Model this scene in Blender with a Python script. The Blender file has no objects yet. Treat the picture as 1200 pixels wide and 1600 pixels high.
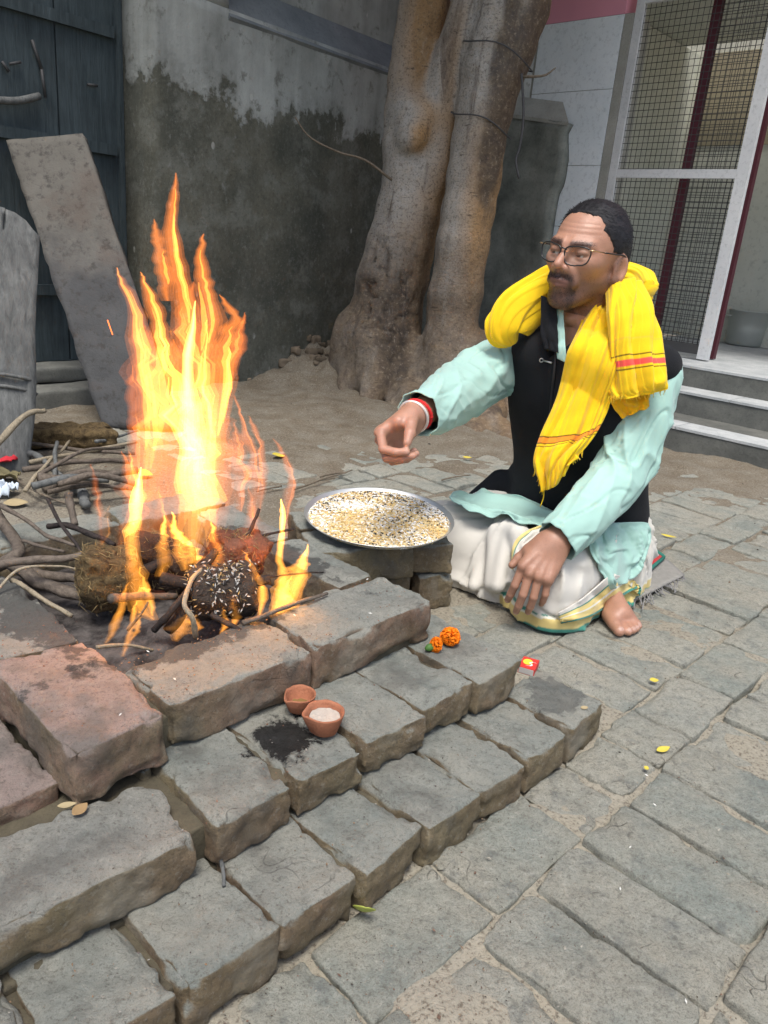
import bpy, math, random
import numpy as np
from mathutils import Matrix, Vector

# ------------------------------------------------------------------ camera
S = bpy.context.scene
COL = S.collection
CAM_H = 0.75
FOC = 1200.0
_vp = np.array([-313.0, -3477.0, -FOC])
_up = -_vp / np.linalg.norm(_vp)
_fw = np.array([0, 0, -1.0])
_Y = _fw - _up * _fw.dot(_up); _Y /= np.linalg.norm(_Y)
_X = np.cross(_Y, _up)
RM = np.array([_X, _Y, _up])
cam_d = bpy.data.cameras.new('camera')
cam = bpy.data.objects.new('camera', cam_d)
COL.objects.link(cam)
cam_d.sensor_fit = 'HORIZONTAL'; cam_d.sensor_width = 36.0; cam_d.lens = 36.0
cam_d.clip_start = 0.02; cam_d.clip_end = 500.0
_m = Matrix.Identity(4)
for i in range(3):
    for j in range(3):
        _m[i][j] = RM[i, j]
_m[2][3] = CAM_H
cam.matrix_world = _m
S.camera = cam
S.render.resolution_x = 768; S.render.resolution_y = 1024

# ------------------------------------------------------------------ world, sun, exposure
SUN_EL, SUN_AZ = math.radians(68), math.radians(185)     # azimuth measured from +Y clockwise
w = bpy.data.worlds.new('World'); S.world = w; w.use_nodes = True
nt = w.node_tree
sky = nt.nodes.new('ShaderNodeTexSky'); sky.sky_type = 'NISHITA'; sky.sun_disc = False
sky.sun_elevation = SUN_EL; sky.sun_rotation = SUN_AZ
sky.air_density = 1.0; sky.dust_density = 3.6; sky.ozone_density = 1.0
bg = nt.nodes['Background']; bg.inputs['Strength'].default_value = 0.105
nt.links.new(sky.outputs[0], bg.inputs[0])
sd = bpy.data.lights.new('sun', 'SUN'); sd.energy = 1.5; sd.angle = math.radians(20); sd.color = (1.0, 0.99, 0.965)
sun = bpy.data.objects.new('sun', sd); COL.objects.link(sun)
_sd = Vector((math.sin(SUN_AZ) * math.cos(SUN_EL), math.cos(SUN_AZ) * math.cos(SUN_EL), math.sin(SUN_EL)))
sun.rotation_euler = _sd.to_track_quat('Z', 'Y').to_euler()
sun.location = (3, 0, 6)
S.view_settings.view_transform = 'Standard'; S.view_settings.look = 'None'
S.view_settings.exposure = 1.08; S.view_settings.gamma = 1.0
S.view_settings.use_curve_mapping = False
S.cycles.volume_step_rate = 1.0
S.cycles.transparent_max_bounces = 24

# ------------------------------------------------------------------ survey helpers: photo measurements -> metres in the yard
def ray(px, py):
    v = np.array([px - 600.0, -(py - 800.0), -FOC]); return RM @ (v / np.linalg.norm(v))
def gz(px, py, z=0.0):
    r = ray(px, py); t = (z - CAM_H) / r[2]; return np.array([0, 0, CAM_H]) + t * r
def at(px, py, Y):
    r = ray(px, py); return np.array([0, 0, CAM_H]) + r * (Y / r[1])
def A3(*a): return np.array(a, float)

rng = np.random.default_rng(7)

# ------------------------------------------------------------------ numpy noise
def _hash(ix, iy, iz, seed):
    h = (ix * 374761393 + iy * 668265263 + iz * 2147483647 + seed * 1274126177) & 0xffffffff
    h = ((h ^ (h >> 13)) * 1274126177) & 0xffffffff
    h = ((h ^ (h >> 16)) * 2246822519) & 0xffffffff
    return ((h ^ (h >> 15)) & 0xffff) / 32767.5 - 1.0
def vnoise(p, seed=0):
    p = np.asarray(p, float); f = np.floor(p).astype(np.int64); t = p - f
    t = t * t * t * (t * (t * 6 - 15) + 10)
    x, y, z = f[..., 0], f[..., 1], f[..., 2]; r = 0
    for dx in (0, 1):
        wx = t[..., 0] if dx else 1 - t[..., 0]
        for dy in (0, 1):
            wy = t[..., 1] if dy else 1 - t[..., 1]
            for dz in (0, 1):
                wz = t[..., 2] if dz else 1 - t[..., 2]
                r = r + wx * wy * wz * _hash(x + dx, y + dy, z + dz, seed)
    return r
def fbm(p, oct=3, seed=0, gain=0.5):
    p = np.asarray(p, float); r = 0; a = 1.0
    for i in range(oct):
        r = r + a * vnoise(p, seed + i * 17); p = p * 2.03 + 3.1; a *= gain
    return r

# ------------------------------------------------------------------ mesh helpers
def mesh_data(name, V, Fs, mat=None, smooth=True, col=None):
    me = bpy.data.meshes.new(name)
    V = np.asarray(V, np.float32)
    if isinstance(Fs, np.ndarray):
        n, k = Fs.shape
        me.vertices.add(len(V)); me.vertices.foreach_set('co', V.ravel())
        me.loops.add(n * k); me.loops.foreach_set('vertex_index', Fs.astype(np.int32).ravel())
        me.polygons.add(n)
        me.polygons.foreach_set('loop_start', np.arange(0, n * k, k, dtype=np.int32))
        me.update(calc_edges=True)
    else:
        me.from_pydata(V.tolist(), [], [list(map(int, f)) for f in Fs]); me.update()
    me.validate()
    if smooth: me.polygons.foreach_set('use_smooth', np.ones(len(me.polygons), bool))
    if col is not None:
        ca = me.color_attributes.new('Col', 'FLOAT_COLOR', 'POINT')
        c = np.ones((len(V), 4), np.float32); c[:, :3] = col
        ca.data.foreach_set('color', c.ravel())
    if mat: me.materials.append(mat)
    return me
def obj(name, me, parent=None, loc=None, rot=None):
    o = bpy.data.objects.new(name, me); COL.objects.link(o)
    if parent is not None: o.parent = parent
    if loc is not None: o.location = loc
    if rot is not None: o.rotation_euler = rot
    return o
def mk(name, V, Fs, mat=None, parent=None, smooth=True, col=None):
    if parent is not None:                    # vertices are given in the yard's coordinates
        pl = PIV.get(parent.name)
        if pl is not None: V = np.asarray(V, float) - pl
        o = obj(name, mesh_data(name, V, Fs, mat, smooth, col), parent)
        if pl is not None: PIV[o.name] = pl
        return o
    V = np.asarray(V, float); c = np.array([V[:, 0].mean(), V[:, 1].mean(), V[:, 2].min()])
    o = obj(name, mesh_data(name, V - c, Fs, mat, smooth, col), None, c); PIV[o.name] = c
    return o
PIV = {}
def tag(o, label=None, cat=None, group=None, kind=None):
    if label: o['label'] = label
    if cat: o['category'] = cat
    if group: o['group'] = group
    if kind: o['kind'] = kind
    return o
def thing(name, label, cat, loc=(0, 0, 0), group=None):
    o = bpy.data.objects.new(name, None); COL.objects.link(o); o.location = loc
    o.empty_display_size = 0.05
    PIV[o.name] = np.array(loc, float)
    return tag(o, label, cat, group)
def structure(name, V, Fs, mat, parent=None, smooth=False):
    o = mk(name, V, Fs, mat, parent, smooth)
    if parent is None: o['kind'] = 'structure'
    return o
def join(parts):
    Vs, Fl, n = [], [], 0
    for V, F in parts:
        V = np.asarray(V, float); Vs.append(V)
        Fl += [[i + n for i in f] for f in (F.tolist() if isinstance(F, np.ndarray) else F)]; n += len(V)
    return np.concatenate(Vs), Fl
def joinc(parts):
    Vs, Fl, Cs, n = [], [], [], 0
    for V, F, C in parts:
        V = np.asarray(V, float); Vs.append(V); Cs.append(np.broadcast_to(np.asarray(C, float), (len(V), 3)))
        Fl += [[i + n for i in f] for f in (F.tolist() if isinstance(F, np.ndarray) else F)]; n += len(V)
    return np.concatenate(Vs), Fl, np.concatenate(Cs)
def unit(v): v = np.asarray(v, float); return v / np.linalg.norm(v)
def prism(quad, depth):
    """closed slab: quad of 4 world points (counter-clockwise seen from outside), thickness vector depth (pointing inwards)"""
    q = np.asarray(quad, float); V = np.concatenate([q, q + np.asarray(depth, float)])
    n = len(q)
    F = [list(range(n)), list(range(2 * n - 1, n - 1, -1))]
    for i in range(n):
        j = (i + 1) % n; F.append([i, i + n, j + n, j])
    return V, F
def box(c, half, X=(1, 0, 0), Y=(0, 1, 0), Z=(0, 0, 1)):
    c = np.asarray(c, float); X, Y, Z = (np.asarray(a, float) * h for a, h in zip((X, Y, Z), half))
    V = np.array([c + sx * X + sy * Y + sz * Z for sz in (-1, 1) for sy in (-1, 1) for sx in (-1, 1)])
    return V, [[0, 2, 3, 1], [4, 5, 7, 6], [0, 1, 5, 4], [2, 6, 7, 3], [0, 4, 6, 2], [1, 3, 7, 5]]
def tube(pts, rad, seg=8, caps=True, flat=None):
    P = np.asarray(pts, float); n = len(P); rad = np.broadcast_to(np.asarray(rad, float), (n,))
    T = np.gradient(P, axis=0); T /= np.linalg.norm(T, axis=1)[:, None] + 1e-12
    ref = A3(0, 0, 1) if abs(T[0][2]) < .9 else A3(1, 0, 0)
    N = np.cross(T[0], ref); N /= np.linalg.norm(N); V = []
    th = np.linspace(0, 2 * np.pi, seg, endpoint=False)
    for i in range(n):
        N = N - T[i] * N.dot(T[i]); N /= np.linalg.norm(N); B = np.cross(T[i], N)
        V.append(P[i] + rad[i] * (np.cos(th)[:, None] * N + np.sin(th)[:, None] * B))
    V = np.concatenate(V)
    F = [[i * seg + k, i * seg + (k + 1) % seg, (i + 1) * seg + (k + 1) % seg, (i + 1) * seg + k] for i in range(n - 1) for k in range(seg)]
    if caps:
        F.append(list(range(seg - 1, -1, -1))); F.append([(n - 1) * seg + k for k in range(seg)])
    return V, F
def spline(pts, n=24):
    """Catmull-Rom through rows of any width"""
    P = np.asarray(pts, float); m = len(P)
    Q = np.concatenate([[2 * P[0] - P[1]], P, [2 * P[-1] - P[-2]]]); out = []
    for s in np.linspace(0, m - 1, n):
        i = min(int(s), m - 2); t = s - i; a, b, c, d = Q[i], Q[i + 1], Q[i + 2], Q[i + 3]
        out.append(.5 * (2 * b + (c - a) * t + (2 * a - 5 * b + 4 * c - d) * t * t + (3 * b - a - 3 * c + d) * t ** 3))
    return np.array(out)
def grid_faces(nu, nv, closed_v=False):
    i = np.arange(nu - 1)[:, None]; j = np.arange(nv if closed_v else nv - 1)[None, :]
    j2 = (j + 1) % nv
    return np.stack([np.broadcast_to(a, (nu - 1, j.shape[1])) for a in (i * nv + j, (i + 1) * nv + j, (i + 1) * nv + j2, i * nv + j2)], -1).reshape(-1, 4)
def patch(ctrl, nu=40, nv=40):
    """smooth surface through a grid of control points [rows][cols][3]"""
    C = np.asarray(ctrl, float)
    A = np.stack([spline(C[:, j], nu) for j in range(C.shape[1])], 1)
    return np.stack([spline(A[i], nv) for i in range(nu)], 0)
def grid_normals(G):
    a = np.gradient(G, axis=0); b = np.gradient(G, axis=1); n = np.cross(a, b)
    return n / (np.linalg.norm(n, axis=-1, keepdims=True) + 1e-12)
def shell(G, th):
    """closed thin cloth from a surface grid"""
    nu, nv, _ = G.shape; n = grid_normals(G)
    V = np.concatenate([(G + n * th / 2).reshape(-1, 3), (G - n * th / 2).reshape(-1, 3)])
    f = grid_faces(nu, nv); k = nu * nv
    F = np.concatenate([f, f[:, ::-1] + k])
    rim = [i * nv for i in range(nu)] + [(nu - 1) * nv + j for j in range(1, nv)] + [i * nv + nv - 1 for i in range(nu - 2, -1, -1)] + [j for j in range(nv - 2, 0, -1)]
    r = np.array(rim); r2 = np.roll(r, -1)
    return V, np.concatenate([F, np.stack([r2, r, r + k, r2 + k], 1)])
def rbox(hx, hy, hz, n=(10, 6, 5), r=.01):
    """rounded box grid centred at 0"""
    Vs, Fs, k = [], [], 0; axs = []
    for i in range(3):                                      # extra rings close to the edges keep them crisp
        e = min(.45, 1.15 * r / (hx, hy, hz)[i]); axs.append(np.concatenate([[-1, -1 + .4 * e], np.linspace(-1 + e, 1 - e, max(2, n[i])), [1 - .4 * e, 1]]))
    for ax in range(3):
        a, b = [(1, 2), (2, 0), (0, 1)][ax]
        for s in (-1, 1):
            u, v = np.meshgrid(axs[a], axs[b], indexing='ij')
            P = np.zeros(u.shape + (3,)); P[..., a] = u; P[..., b] = v; P[..., ax] = s
            f = grid_faces(len(axs[a]), len(axs[b]))
            if s < 0: f = f[:, ::-1]
            Vs.append(P.reshape(-1, 3)); Fs.append(f + k); k += u.size
    V = np.concatenate(Vs); F = np.concatenate(Fs)
    key = np.round(V * 100000).astype(int); _, idx, inv = np.unique(key, axis=0, return_index=True, return_inverse=True)
    V = V[idx]; F = inv.ravel()[F]
    h = A3(hx, hy, hz)
    # crowd grid lines toward the edges, then round
    V = V * h
    q = np.clip(V, -(h - r), h - r); d = V - q; L = np.linalg.norm(d, axis=1, keepdims=True)
    on = np.abs(np.abs(V) - h).min(1) < 1e-9
    V = np.where(on[:, None], q + d / np.maximum(L, 1e-9) * r, V)
    return V, F

# ------------------------------------------------------------------ signed-distance modelling (surface nets)
def s_ell(p, c, r, M=None):
    q = p - np.asarray(c, np.float32)
    if M is not None: q = q @ np.asarray(M, np.float32)
    r = np.asarray(r, np.float32)
    k0 = np.sqrt(((q / r) ** 2).sum(-1)); k1 = np.sqrt(((q / (r * r)) ** 2).sum(-1))
    return k0 * (k0 - 1) / np.maximum(k1, 1e-6)
def s_cap(p, a, b, ra, rb=None):
    a = np.asarray(a, np.float32); b = np.asarray(b, np.float32); rb = ra if rb is None else rb
    ab = b - a; t = np.clip(((p - a) @ ab) / max(float(ab @ ab), 1e-9), 0, 1)
    return np.sqrt(((p - a - t[..., None] * ab) ** 2).sum(-1)) - (ra + (rb - ra) * t)
def smin(a, b, k):
    h = np.clip(.5 + .5 * (b - a) / k, 0, 1); return b + (a - b) * h - k * h * (1 - h)
def smax(a, b, k): return -smin(-a, -b, k)
def nets(fn, lo, hi, res):
    lo = np.asarray(lo, float); hi = np.asarray(hi, float)
    n = np.ceil((hi - lo) / res).astype(int) + 1
    ax = [lo[i] + res * np.arange(n[i]) for i in range(3)]
    D = np.empty(n, np.float32)
    for i0 in range(0, n[0], 24):
        g = np.stack(np.meshgrid(ax[0][i0:i0 + 24], ax[1], ax[2], indexing='ij'), -1).astype(np.float32)
        D[i0:i0 + 24] = fn(g.reshape(-1, 3)).reshape(g.shape[:3])
    s = D < 0; c = s[:-1, :-1, :-1].astype(np.int8)
    for dx in (0, 1):
        for dy in (0, 1):
            for dz in (0, 1):
                if dx | dy | dz: c = c + s[dx:n[0] - 1 + dx, dy:n[1] - 1 + dy, dz:n[2] - 1 + dz]
    cells = np.argwhere((c > 0) & (c < 8)); acc = np.zeros((len(cells), 3)); cnt = np.zeros(len(cells))
    ci, cj, ck = cells.T
    for axis in range(3):
        o1, o2 = [a for a in range(3) if a != axis]
        for d1 in (0, 1):
            for d2 in (0, 1):
                off = [0, 0, 0]; off[o1] = d1; off[o2] = d2
                a = D[ci + off[0], cj + off[1], ck + off[2]]; off2 = list(off); off2[axis] = 1
                b = D[ci + off2[0], cj + off2[1], ck + off2[2]]
                m = (a < 0) != (b < 0); t = np.where(m, a / np.where(a == b, 1, a - b), 0)
                P = np.array([off] * len(cells), float); P[:, axis] = t
                acc[m] += P[m]; cnt += m
    V = lo + res * (cells + acc / cnt[:, None])
    idx = -np.ones(np.array(n) - 1, np.int64); idx[ci, cj, ck] = np.arange(len(cells)); Fs = []
    for axis in range(3):
        o1, o2 = [(1, 2), (2, 0), (0, 1)][axis]
        sl = [slice(1, n[k] - 1) for k in range(3)]; sl[axis] = slice(0, n[axis] - 1)
        s2 = list(sl); s2[axis] = slice(1, n[axis])
        ch = np.argwhere(s[tuple(sl)] != s[tuple(s2)])
        base = ch.copy(); base[:, o1] += 1; base[:, o2] += 1
        ins = s[tuple(base.T)]
        q = []
        for d1, d2 in ((-1, -1), (0, -1), (0, 0), (-1, 0)):
            b = base.copy(); b[:, o1] += d1; b[:, o2] += d2; q.append(idx[tuple(b.T)])
        q = np.stack(q, 1); q[~ins] = q[~ins][:, ::-1]; Fs.append(q)
    return V, np.concatenate(Fs)
def vnormals(V, F):
    n = np.cross(V[F[:, 2]] - V[F[:, 0]], V[F[:, 3]] - V[F[:, 1]]); N = np.zeros_like(V)
    for k in range(4): np.add.at(N, F[:, k], n)
    return N / (np.linalg.norm(N, axis=1, keepdims=True) + 1e-12)

# ------------------------------------------------------------------ material helper
class NT:
    def __init__(s, name):
        s.m = bpy.data.materials.new(name); s.m.use_nodes = True; s.t = s.m.node_tree
        s.b = s.t.nodes['Principled BSDF']; s.out = s.t.nodes['Material Output']
        s.b.inputs['Roughness'].default_value = .85; s.b.inputs['Specular IOR Level'].default_value = .3
    def n(s, typ, **kw):
        nd = s.t.nodes.new('ShaderNode' + typ)
        for k, v in kw.items(): setattr(nd, k, v)
        return nd
    def put(s, inp, v):
        if v is None: return
        if isinstance(v, bpy.types.NodeSocket): s.t.links.new(v, inp)
        elif isinstance(v, (tuple, list)) and len(v) == 3 and inp.type == 'RGBA': inp.default_value = (*v, 1)
        else: inp.default_value = v
    def pos(s, scale=None, obj=False):
        o = s.n('TexCoord').outputs['Object'] if obj else s.n('NewGeometry').outputs['Position']
        if scale is None: return o
        mp = s.n('Mapping'); s.put(mp.inputs['Vector'], o); mp.inputs['Scale'].default_value = scale; return mp.outputs[0]
    def rot(s, o, ang, scale=(1, 1, 1)):
        mp = s.n('Mapping'); s.put(mp.inputs['Vector'], o); mp.inputs['Rotation'].default_value = ang; mp.inputs['Scale'].default_value = scale; return mp.outputs[0]
    def noise(s, vec=None, scale=5, detail=5, rough=.6, dist=0, off=None):
        nd = s.n('TexNoise'); s.put(nd.inputs['Vector'], vec if vec is not None else s.pos())
        for k, v in (('Scale', scale), ('Detail', detail), ('Roughness', rough), ('Distortion', dist)): s.put(nd.inputs[k], v)
        return nd.outputs['Fac']
    def voro(s, vec=None, scale=5, feature='F1', rnd=1):
        nd = s.n('TexVoronoi', feature=feature); s.put(nd.inputs['Vector'], vec if vec is not None else s.pos()); s.put(nd.inputs['Scale'], scale)
        s.put(nd.inputs['Randomness'], rnd); return nd.outputs[0]
    def ramp(s, f, stops, interp='LINEAR'):
        nd = s.n('ValToRGB'); nd.color_ramp.interpolation = interp; e = nd.color_ramp.elements
        while len(e) < len(stops): e.new(.5)
        for x, (p, c) in zip(e, stops):
            x.position = p; x.color = (c, c, c, 1) if isinstance(c, (int, float)) else (*c, 1)
        s.put(nd.inputs[0], f); return nd.outputs[0]
    def mix(s, f, a, b, mode='MIX'):
        nd = s.n('Mix', data_type='RGBA', blend_type=mode); s.put(nd.inputs[0], f); s.put(nd.inputs[6], a); s.put(nd.inputs[7], b); return nd.outputs[2]
    def math(s, op, a, b=0.0, clamp=False):
        nd = s.n('Math', operation=op, use_clamp=clamp); s.put(nd.inputs[0], a); s.put(nd.inputs[1], b); return nd.outputs[0]
    def sep(s, v):
        nd = s.n('SeparateXYZ'); s.put(nd.inputs[0], v); return nd.outputs
    def nz(s): return s.sep(s.n('NewGeometry').outputs['Normal'])[2]
    def attr(s): return s.n('Attribute', attribute_name='Col').outputs['Color']
    def rand(s): return s.n('ObjectInfo').outputs['Random']
    def bump(s, hgt, dist=.002, strength=1.0, prev=None):
        nd = s.n('Bump'); s.put(nd.inputs['Height'], hgt); nd.inputs['Distance'].default_value = dist; nd.inputs['Strength'].default_value = strength
        if prev is not None: s.put(nd.inputs['Normal'], prev)
        return nd.outputs[0]
    def done(s, color=None, rough=None, normal=None, metal=None, spec=None):
        s.put(s.b.inputs['Base Color'], color); s.put(s.b.inputs['Roughness'], rough); s.put(s.b.inputs['Normal'], normal)
        s.put(s.b.inputs['Metallic'], metal); s.put(s.b.inputs['Specular IOR Level'], spec); return s.m
def simple(name, c, rough=.7, var=.15, scale=20, bump=.0, metal=0, spec=.3):
    t = NT(name); n = t.noise(scale=scale)
    col = t.mix(n, tuple(x * (1 - var) for x in c), tuple(min(1, x * (1 + var)) for x in c))
    nb = t.bump(t.noise(scale=scale * 4), bump) if bump else None
    return t.done(col, rough, nb, metal, spec)
# ================================================================== layout directions
def dirv(a): a = math.radians(a); return A3(math.cos(a), math.sin(a), 0)
AU, AV = dirv(47), dirv(137)                 # altar: along the front, into the altar
AO = gz(560, 1400)
ZU = A3(0, 0, 1)
def ap(u, v, z): return AO + u * AU + v * AV + z * ZU
def onplane(px, py, P, n):
    r = ray(px, py); c = A3(0, 0, CAM_H); return c + r * (((P - c) @ n) / (r @ n))
def visible(p, m=60):
    q = RM.T @ (np.asarray(p) - A3(0, 0, CAM_H))
    if q[2] > -.05: return False
    x = 600 + FOC * q[0] / -q[2]; y = 800 - FOC * q[1] / -q[2]
    return -m < x < 1200 + m and -m < y < 1600 + m

# ================================================================== materials of the setting
def m_dirt():
    t = NT('dry_dirt'); p = t.pos()
    big = t.noise(p, 1.6, 5); mid = t.noise(p, 9, 8, .65); fine = t.noise(p, 160, 6, .7)
    c = t.mix(t.ramp(big, [(.3, 0.), (.7, 1.)]), (.27, .240, .180), (.33, .305, .240))
    soil = t.mix(t.ramp(big, [(.3, 0.), (.7, 1.)]), (.115, .092, .064), (.185, .155, .112))
    c = t.mix(t.ramp(t.math('MULTIPLY', t.math('ADD', t.sep(p)[1], t.math('MULTIPLY', mid, .8)), .25), [(.42, 0.), (.66, 1.)]), c, soil)
    c = t.mix(t.ramp(mid, [(.4, 0.), (.75, .55)]), c, (.27, .258, .215))
    c = t.mix(t.ramp(fine, [(.37, .75), (.48, 0.)]), c, (.10, .08, .06)); c = t.mix(t.ramp(fine, [(.53, 0.), (.64, .5)]), c, (.36, .33, .26))
    sp = t.voro(p, 55); c = t.mix(t.ramp(sp, [(.04, .85), (.13, 0.)]), c, (.09, .06, .045))
    sp2 = t.voro(t.rot(p, (.3, .2, .9)), 38); c = t.mix(t.ramp(sp2, [(.025, .9), (.07, 0.)]), c, (.42, .38, .30))
    b = t.bump(mid, .012, .8); b = t.bump(fine, .004, .9, b); b = t.bump(t.noise(p, 45, 4, .7), .006, .6, b)
    return t.done(c, .95, b, spec=.15)
def m_paver():
    t = NT('worn_paving_brick'); p = t.pos(); r = t.rand()
    n1 = t.noise(p, 7, 6, .6); n2 = t.noise(p, 32, 8, .7); n3 = t.noise(p, 210, 5, .7); n5 = t.noise(p, 90, 9, .78); n6 = t.noise(p, 560, 4, .7)
    c = t.mix(r, (.245, .268, .232), (.325, .325, .275))
    c = t.mix(t.ramp(t.noise(p, 4.5, 4, .55), [(.52, 0.), (.62, .75)]), c, (.18, .205, .185))
    c = t.mix(t.ramp(n1, [(.38, 0.), (.62, .85)]), c, (.345, .325, .26))
    c = t.mix(t.ramp(n2, [(.28, .8), (.47, 0.)]), c, (.125, .135, .13))
    cr = t.n('TexVoronoi', feature='DISTANCE_TO_EDGE'); dv = t.n('Mix', data_type='VECTOR'); dv.inputs[0].default_value = .12; t.put(dv.inputs[4], p); nn = t.n('TexNoise'); nn.inputs['Scale'].default_value = 11; t.put(nn.inputs['Vector'], p); t.put(dv.inputs[5], nn.outputs['Color']); t.put(cr.inputs['Vector'], dv.outputs[1]); cr.inputs['Scale'].default_value = 11
    crk = t.math('MULTIPLY', t.ramp(cr.outputs[0], [(.0, 1.), (.012, 0.)]), t.ramp(n1, [(.57, 0.), (.63, 1.)])); c = t.mix(t.math('MULTIPLY', crk, .45), c, (.05, .045, .04))
    c = t.mix(t.ramp(n2, [(.6, 0.), (.78, .6)]), c, (.40, .40, .37))
    c = t.mix(t.ramp(n3, [(.36, .6), (.47, 0.)]), c, (.14, .13, .105))
    sp = t.voro(p, 70); c = t.mix(t.ramp(sp, [(.03, .7), (.1, 0.)]), c, (.11, .09, .07))
    c = t.mix(t.ramp(n5, [(.36, .7), (.47, 0.)]), c, (.15, .145, .12)); c = t.mix(t.ramp(n5, [(.53, 0.), (.65, .55)]), c, (.43, .42, .355)); c = t.mix(t.ramp(n6, [(.37, .55), (.48, 0.)]), c, (.12, .11, .09))
    b = t.bump(n1, .008, .6); b = t.bump(n2, .006, .9, b); b = t.bump(n5, .005, 1.0, b); b = t.bump(n3, .0022, 1.0, b); b = t.bump(crk, -.003, .8, b)
    return t.done(c, .88, b, spec=.2)
def m_plaster():
    t = NT('damp_plaster'); p = t.pos(); z = t.sep(p)[2]
    st = t.noise(t.pos((6, 6, .55)), 1.6, 7, .62); n1 = t.noise(p, 3.2, 7, .62); n2 = t.noise(p, 14, 8, .68); n3 = t.noise(p, 90, 5, .7)
    dark = t.mix(t.ramp(n1, [(.35, 0.), (.65, 1.)]), (.066, .069, .055), (.122, .119, .090))
    bl = t.noise(t.rot(p, (.7, .3, .2)), 5.5, 7, .7); dark = t.mix(t.ramp(st, [(.45, 0.), (.75, .35)]), dark, (.155, .155, .128)); dark = t.mix(t.ramp(bl, [(.50, 0.), (.62, .7)]), dark, (.165, .168, .142)); dark = t.mix(t.ramp(bl, [(.34, .45), (.44, 0.)]), dark, (.05, .055, .043)); n7 = t.noise(p, 60, 8, .75); dark = t.mix(t.ramp(n7, [(.36, .5), (.47, 0.)]), dark, (.04, .042, .034)); dark = t.mix(t.ramp(n7, [(.55, 0.), (.66, .45)]), dark, (.21, .21, .185))
    dark = t.mix(t.ramp(n2, [(.60, 0.), (.72, .7)]), dark, (.22, .225, .205))
    wash = t.mix(t.ramp(t.math('ADD', t.math('MULTIPLY', st, .4), t.math('MULTIPLY', n1, .6)), [(.34, 0.), (.62, 1.)]), (.17, .177, .16), (.36, .375, .345))
    wash = t.mix(t.ramp(n2, [(.56, 0.), (.66, .85)]), wash, (.14, .14, .12))
    edge = t.math('ADD', z, t.math('MULTIPLY', t.math('SUBTRACT', n1, .5), .55))
    edge = t.math('ADD', edge, t.math('MULTIPLY', t.math('SUBTRACT', n2, .5), .35))
    edge = t.math('ADD', edge, t.math('MULTIPLY', t.math('SUBTRACT', st, .5), .3))
    k = t.ramp(t.math('SUBTRACT', edge, .95), [(.37, 0.), (.40, .8), (.47, 1.)])
    c = t.mix(k, dark, wash)
    fl = t.voro(t.pos((1, 1, .6)), 9); c = t.mix(t.math('MULTIPLY', t.ramp(fl, [(.07, 1.), (.1, 0.)]), t.ramp(n1, [(.45, 0.), (.55, .8)])), c, (.4, .4, .36))
    b = t.bump(n2, .01, .6); b = t.bump(n3, .003, .7, b); b = t.bump(k, .004, .6, b)
    return t.done(c, .9, b, spec=.2)
def m_concrete(name, a, b_, sc=8):
    t = NT(name); p = t.pos(); n = t.noise(p, sc, 8, .65); f = t.noise(p, sc * 14, 5, .7)
    c = t.mix(t.ramp(n, [(.3, 0.), (.7, 1.)]), a, b_); c = t.mix(t.ramp(f, [(.3, .4), (.48, 0.)]), c, tuple(x * .45 for x in a))
    return t.done(c, .88, t.bump(f, .002, .8, t.bump(n, .006, .6)), spec=.2)
def m_wood(name, a, b_, sc=(14, 14, 1.2), rough=.75):
    t = NT(name); g = t.noise(t.pos(sc), 4, 8, .7, .6); n = t.noise(t.pos(), 5, 4); f = t.noise(t.pos((90, 90, 5)), 2, 5, .7)
    c = t.mix(t.ramp(g, [(.32, 0.), (.68, 1.)]), a, b_); c = t.mix(t.ramp(n, [(.4, .0), (.75, .55)]), c, tuple(x * .5 for x in a))
    c = t.mix(t.ramp(f, [(.28, .6), (.45, 0.)]), c, tuple(x * .4 for x in a))
    return t.done(c, rough, t.bump(f, .002, .7, t.bump(g, .004, .8)), spec=.25)
M_DIRT, M_PAVER, M_PLASTER = m_dirt(), m_paver(), m_plaster()
M_LEDGE = m_concrete('grey_cement', (.13, .145, .15), (.22, .235, .235), 5)
M_PIER = m_concrete('mossy_cement', (.12, .13, .112), (.30, .31, .27), 6)
M_COPE = m_concrete('pale_cement', (.30, .30, .26), (.42, .41, .36), 9)
M_RISER = m_concrete('dirty_riser', (.085, .088, .08), (.17, .17, .15), 7)
M_DOOR = m_wood('blue_grey_wood', (.030, .042, .046), (.062, .082, .088))
M_OLDWOOD = m_wood('weathered_wood', (.075, .078, .075), (.175, .178, .168))
M_STONE = m_concrete('leaning_stone', (.15, .135, .12), (.30, .275, .245), 5)
M_TILE = m_concrete('white_tile', (.70, .755, .77), (.82, .855, .86), 3)
M_MARBLE = m_concrete('white_marble', (.34, .36, .355), (.52, .53, .515), 9)
M_PINK = simple('pink_paint', (.72, .31, .38), .6, .06, 6)
M_WHITEPAINT = m_concrete('white_paint', (.55, .56, .56), (.68, .68, .66), 4)
M_WIRE = simple('dark_wire', (.05, .05, .05), .6)
M_MAROON = simple('maroon_paint', (.085, .022, .03), .5)
M_INNER = m_concrete('inner_wall', (.50, .51, .43), (.60, .60, .52), 2)
M_TAN = simple('tan_wall', (.30, .265, .18), .8, .1, 3)
M_BROWN = simple('brown_wood', (.09, .06, .05), .6, .2, 6)
M_STEEL = simple('steel', (.72, .73, .72), .42, .08, 12, metal=.9)

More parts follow.
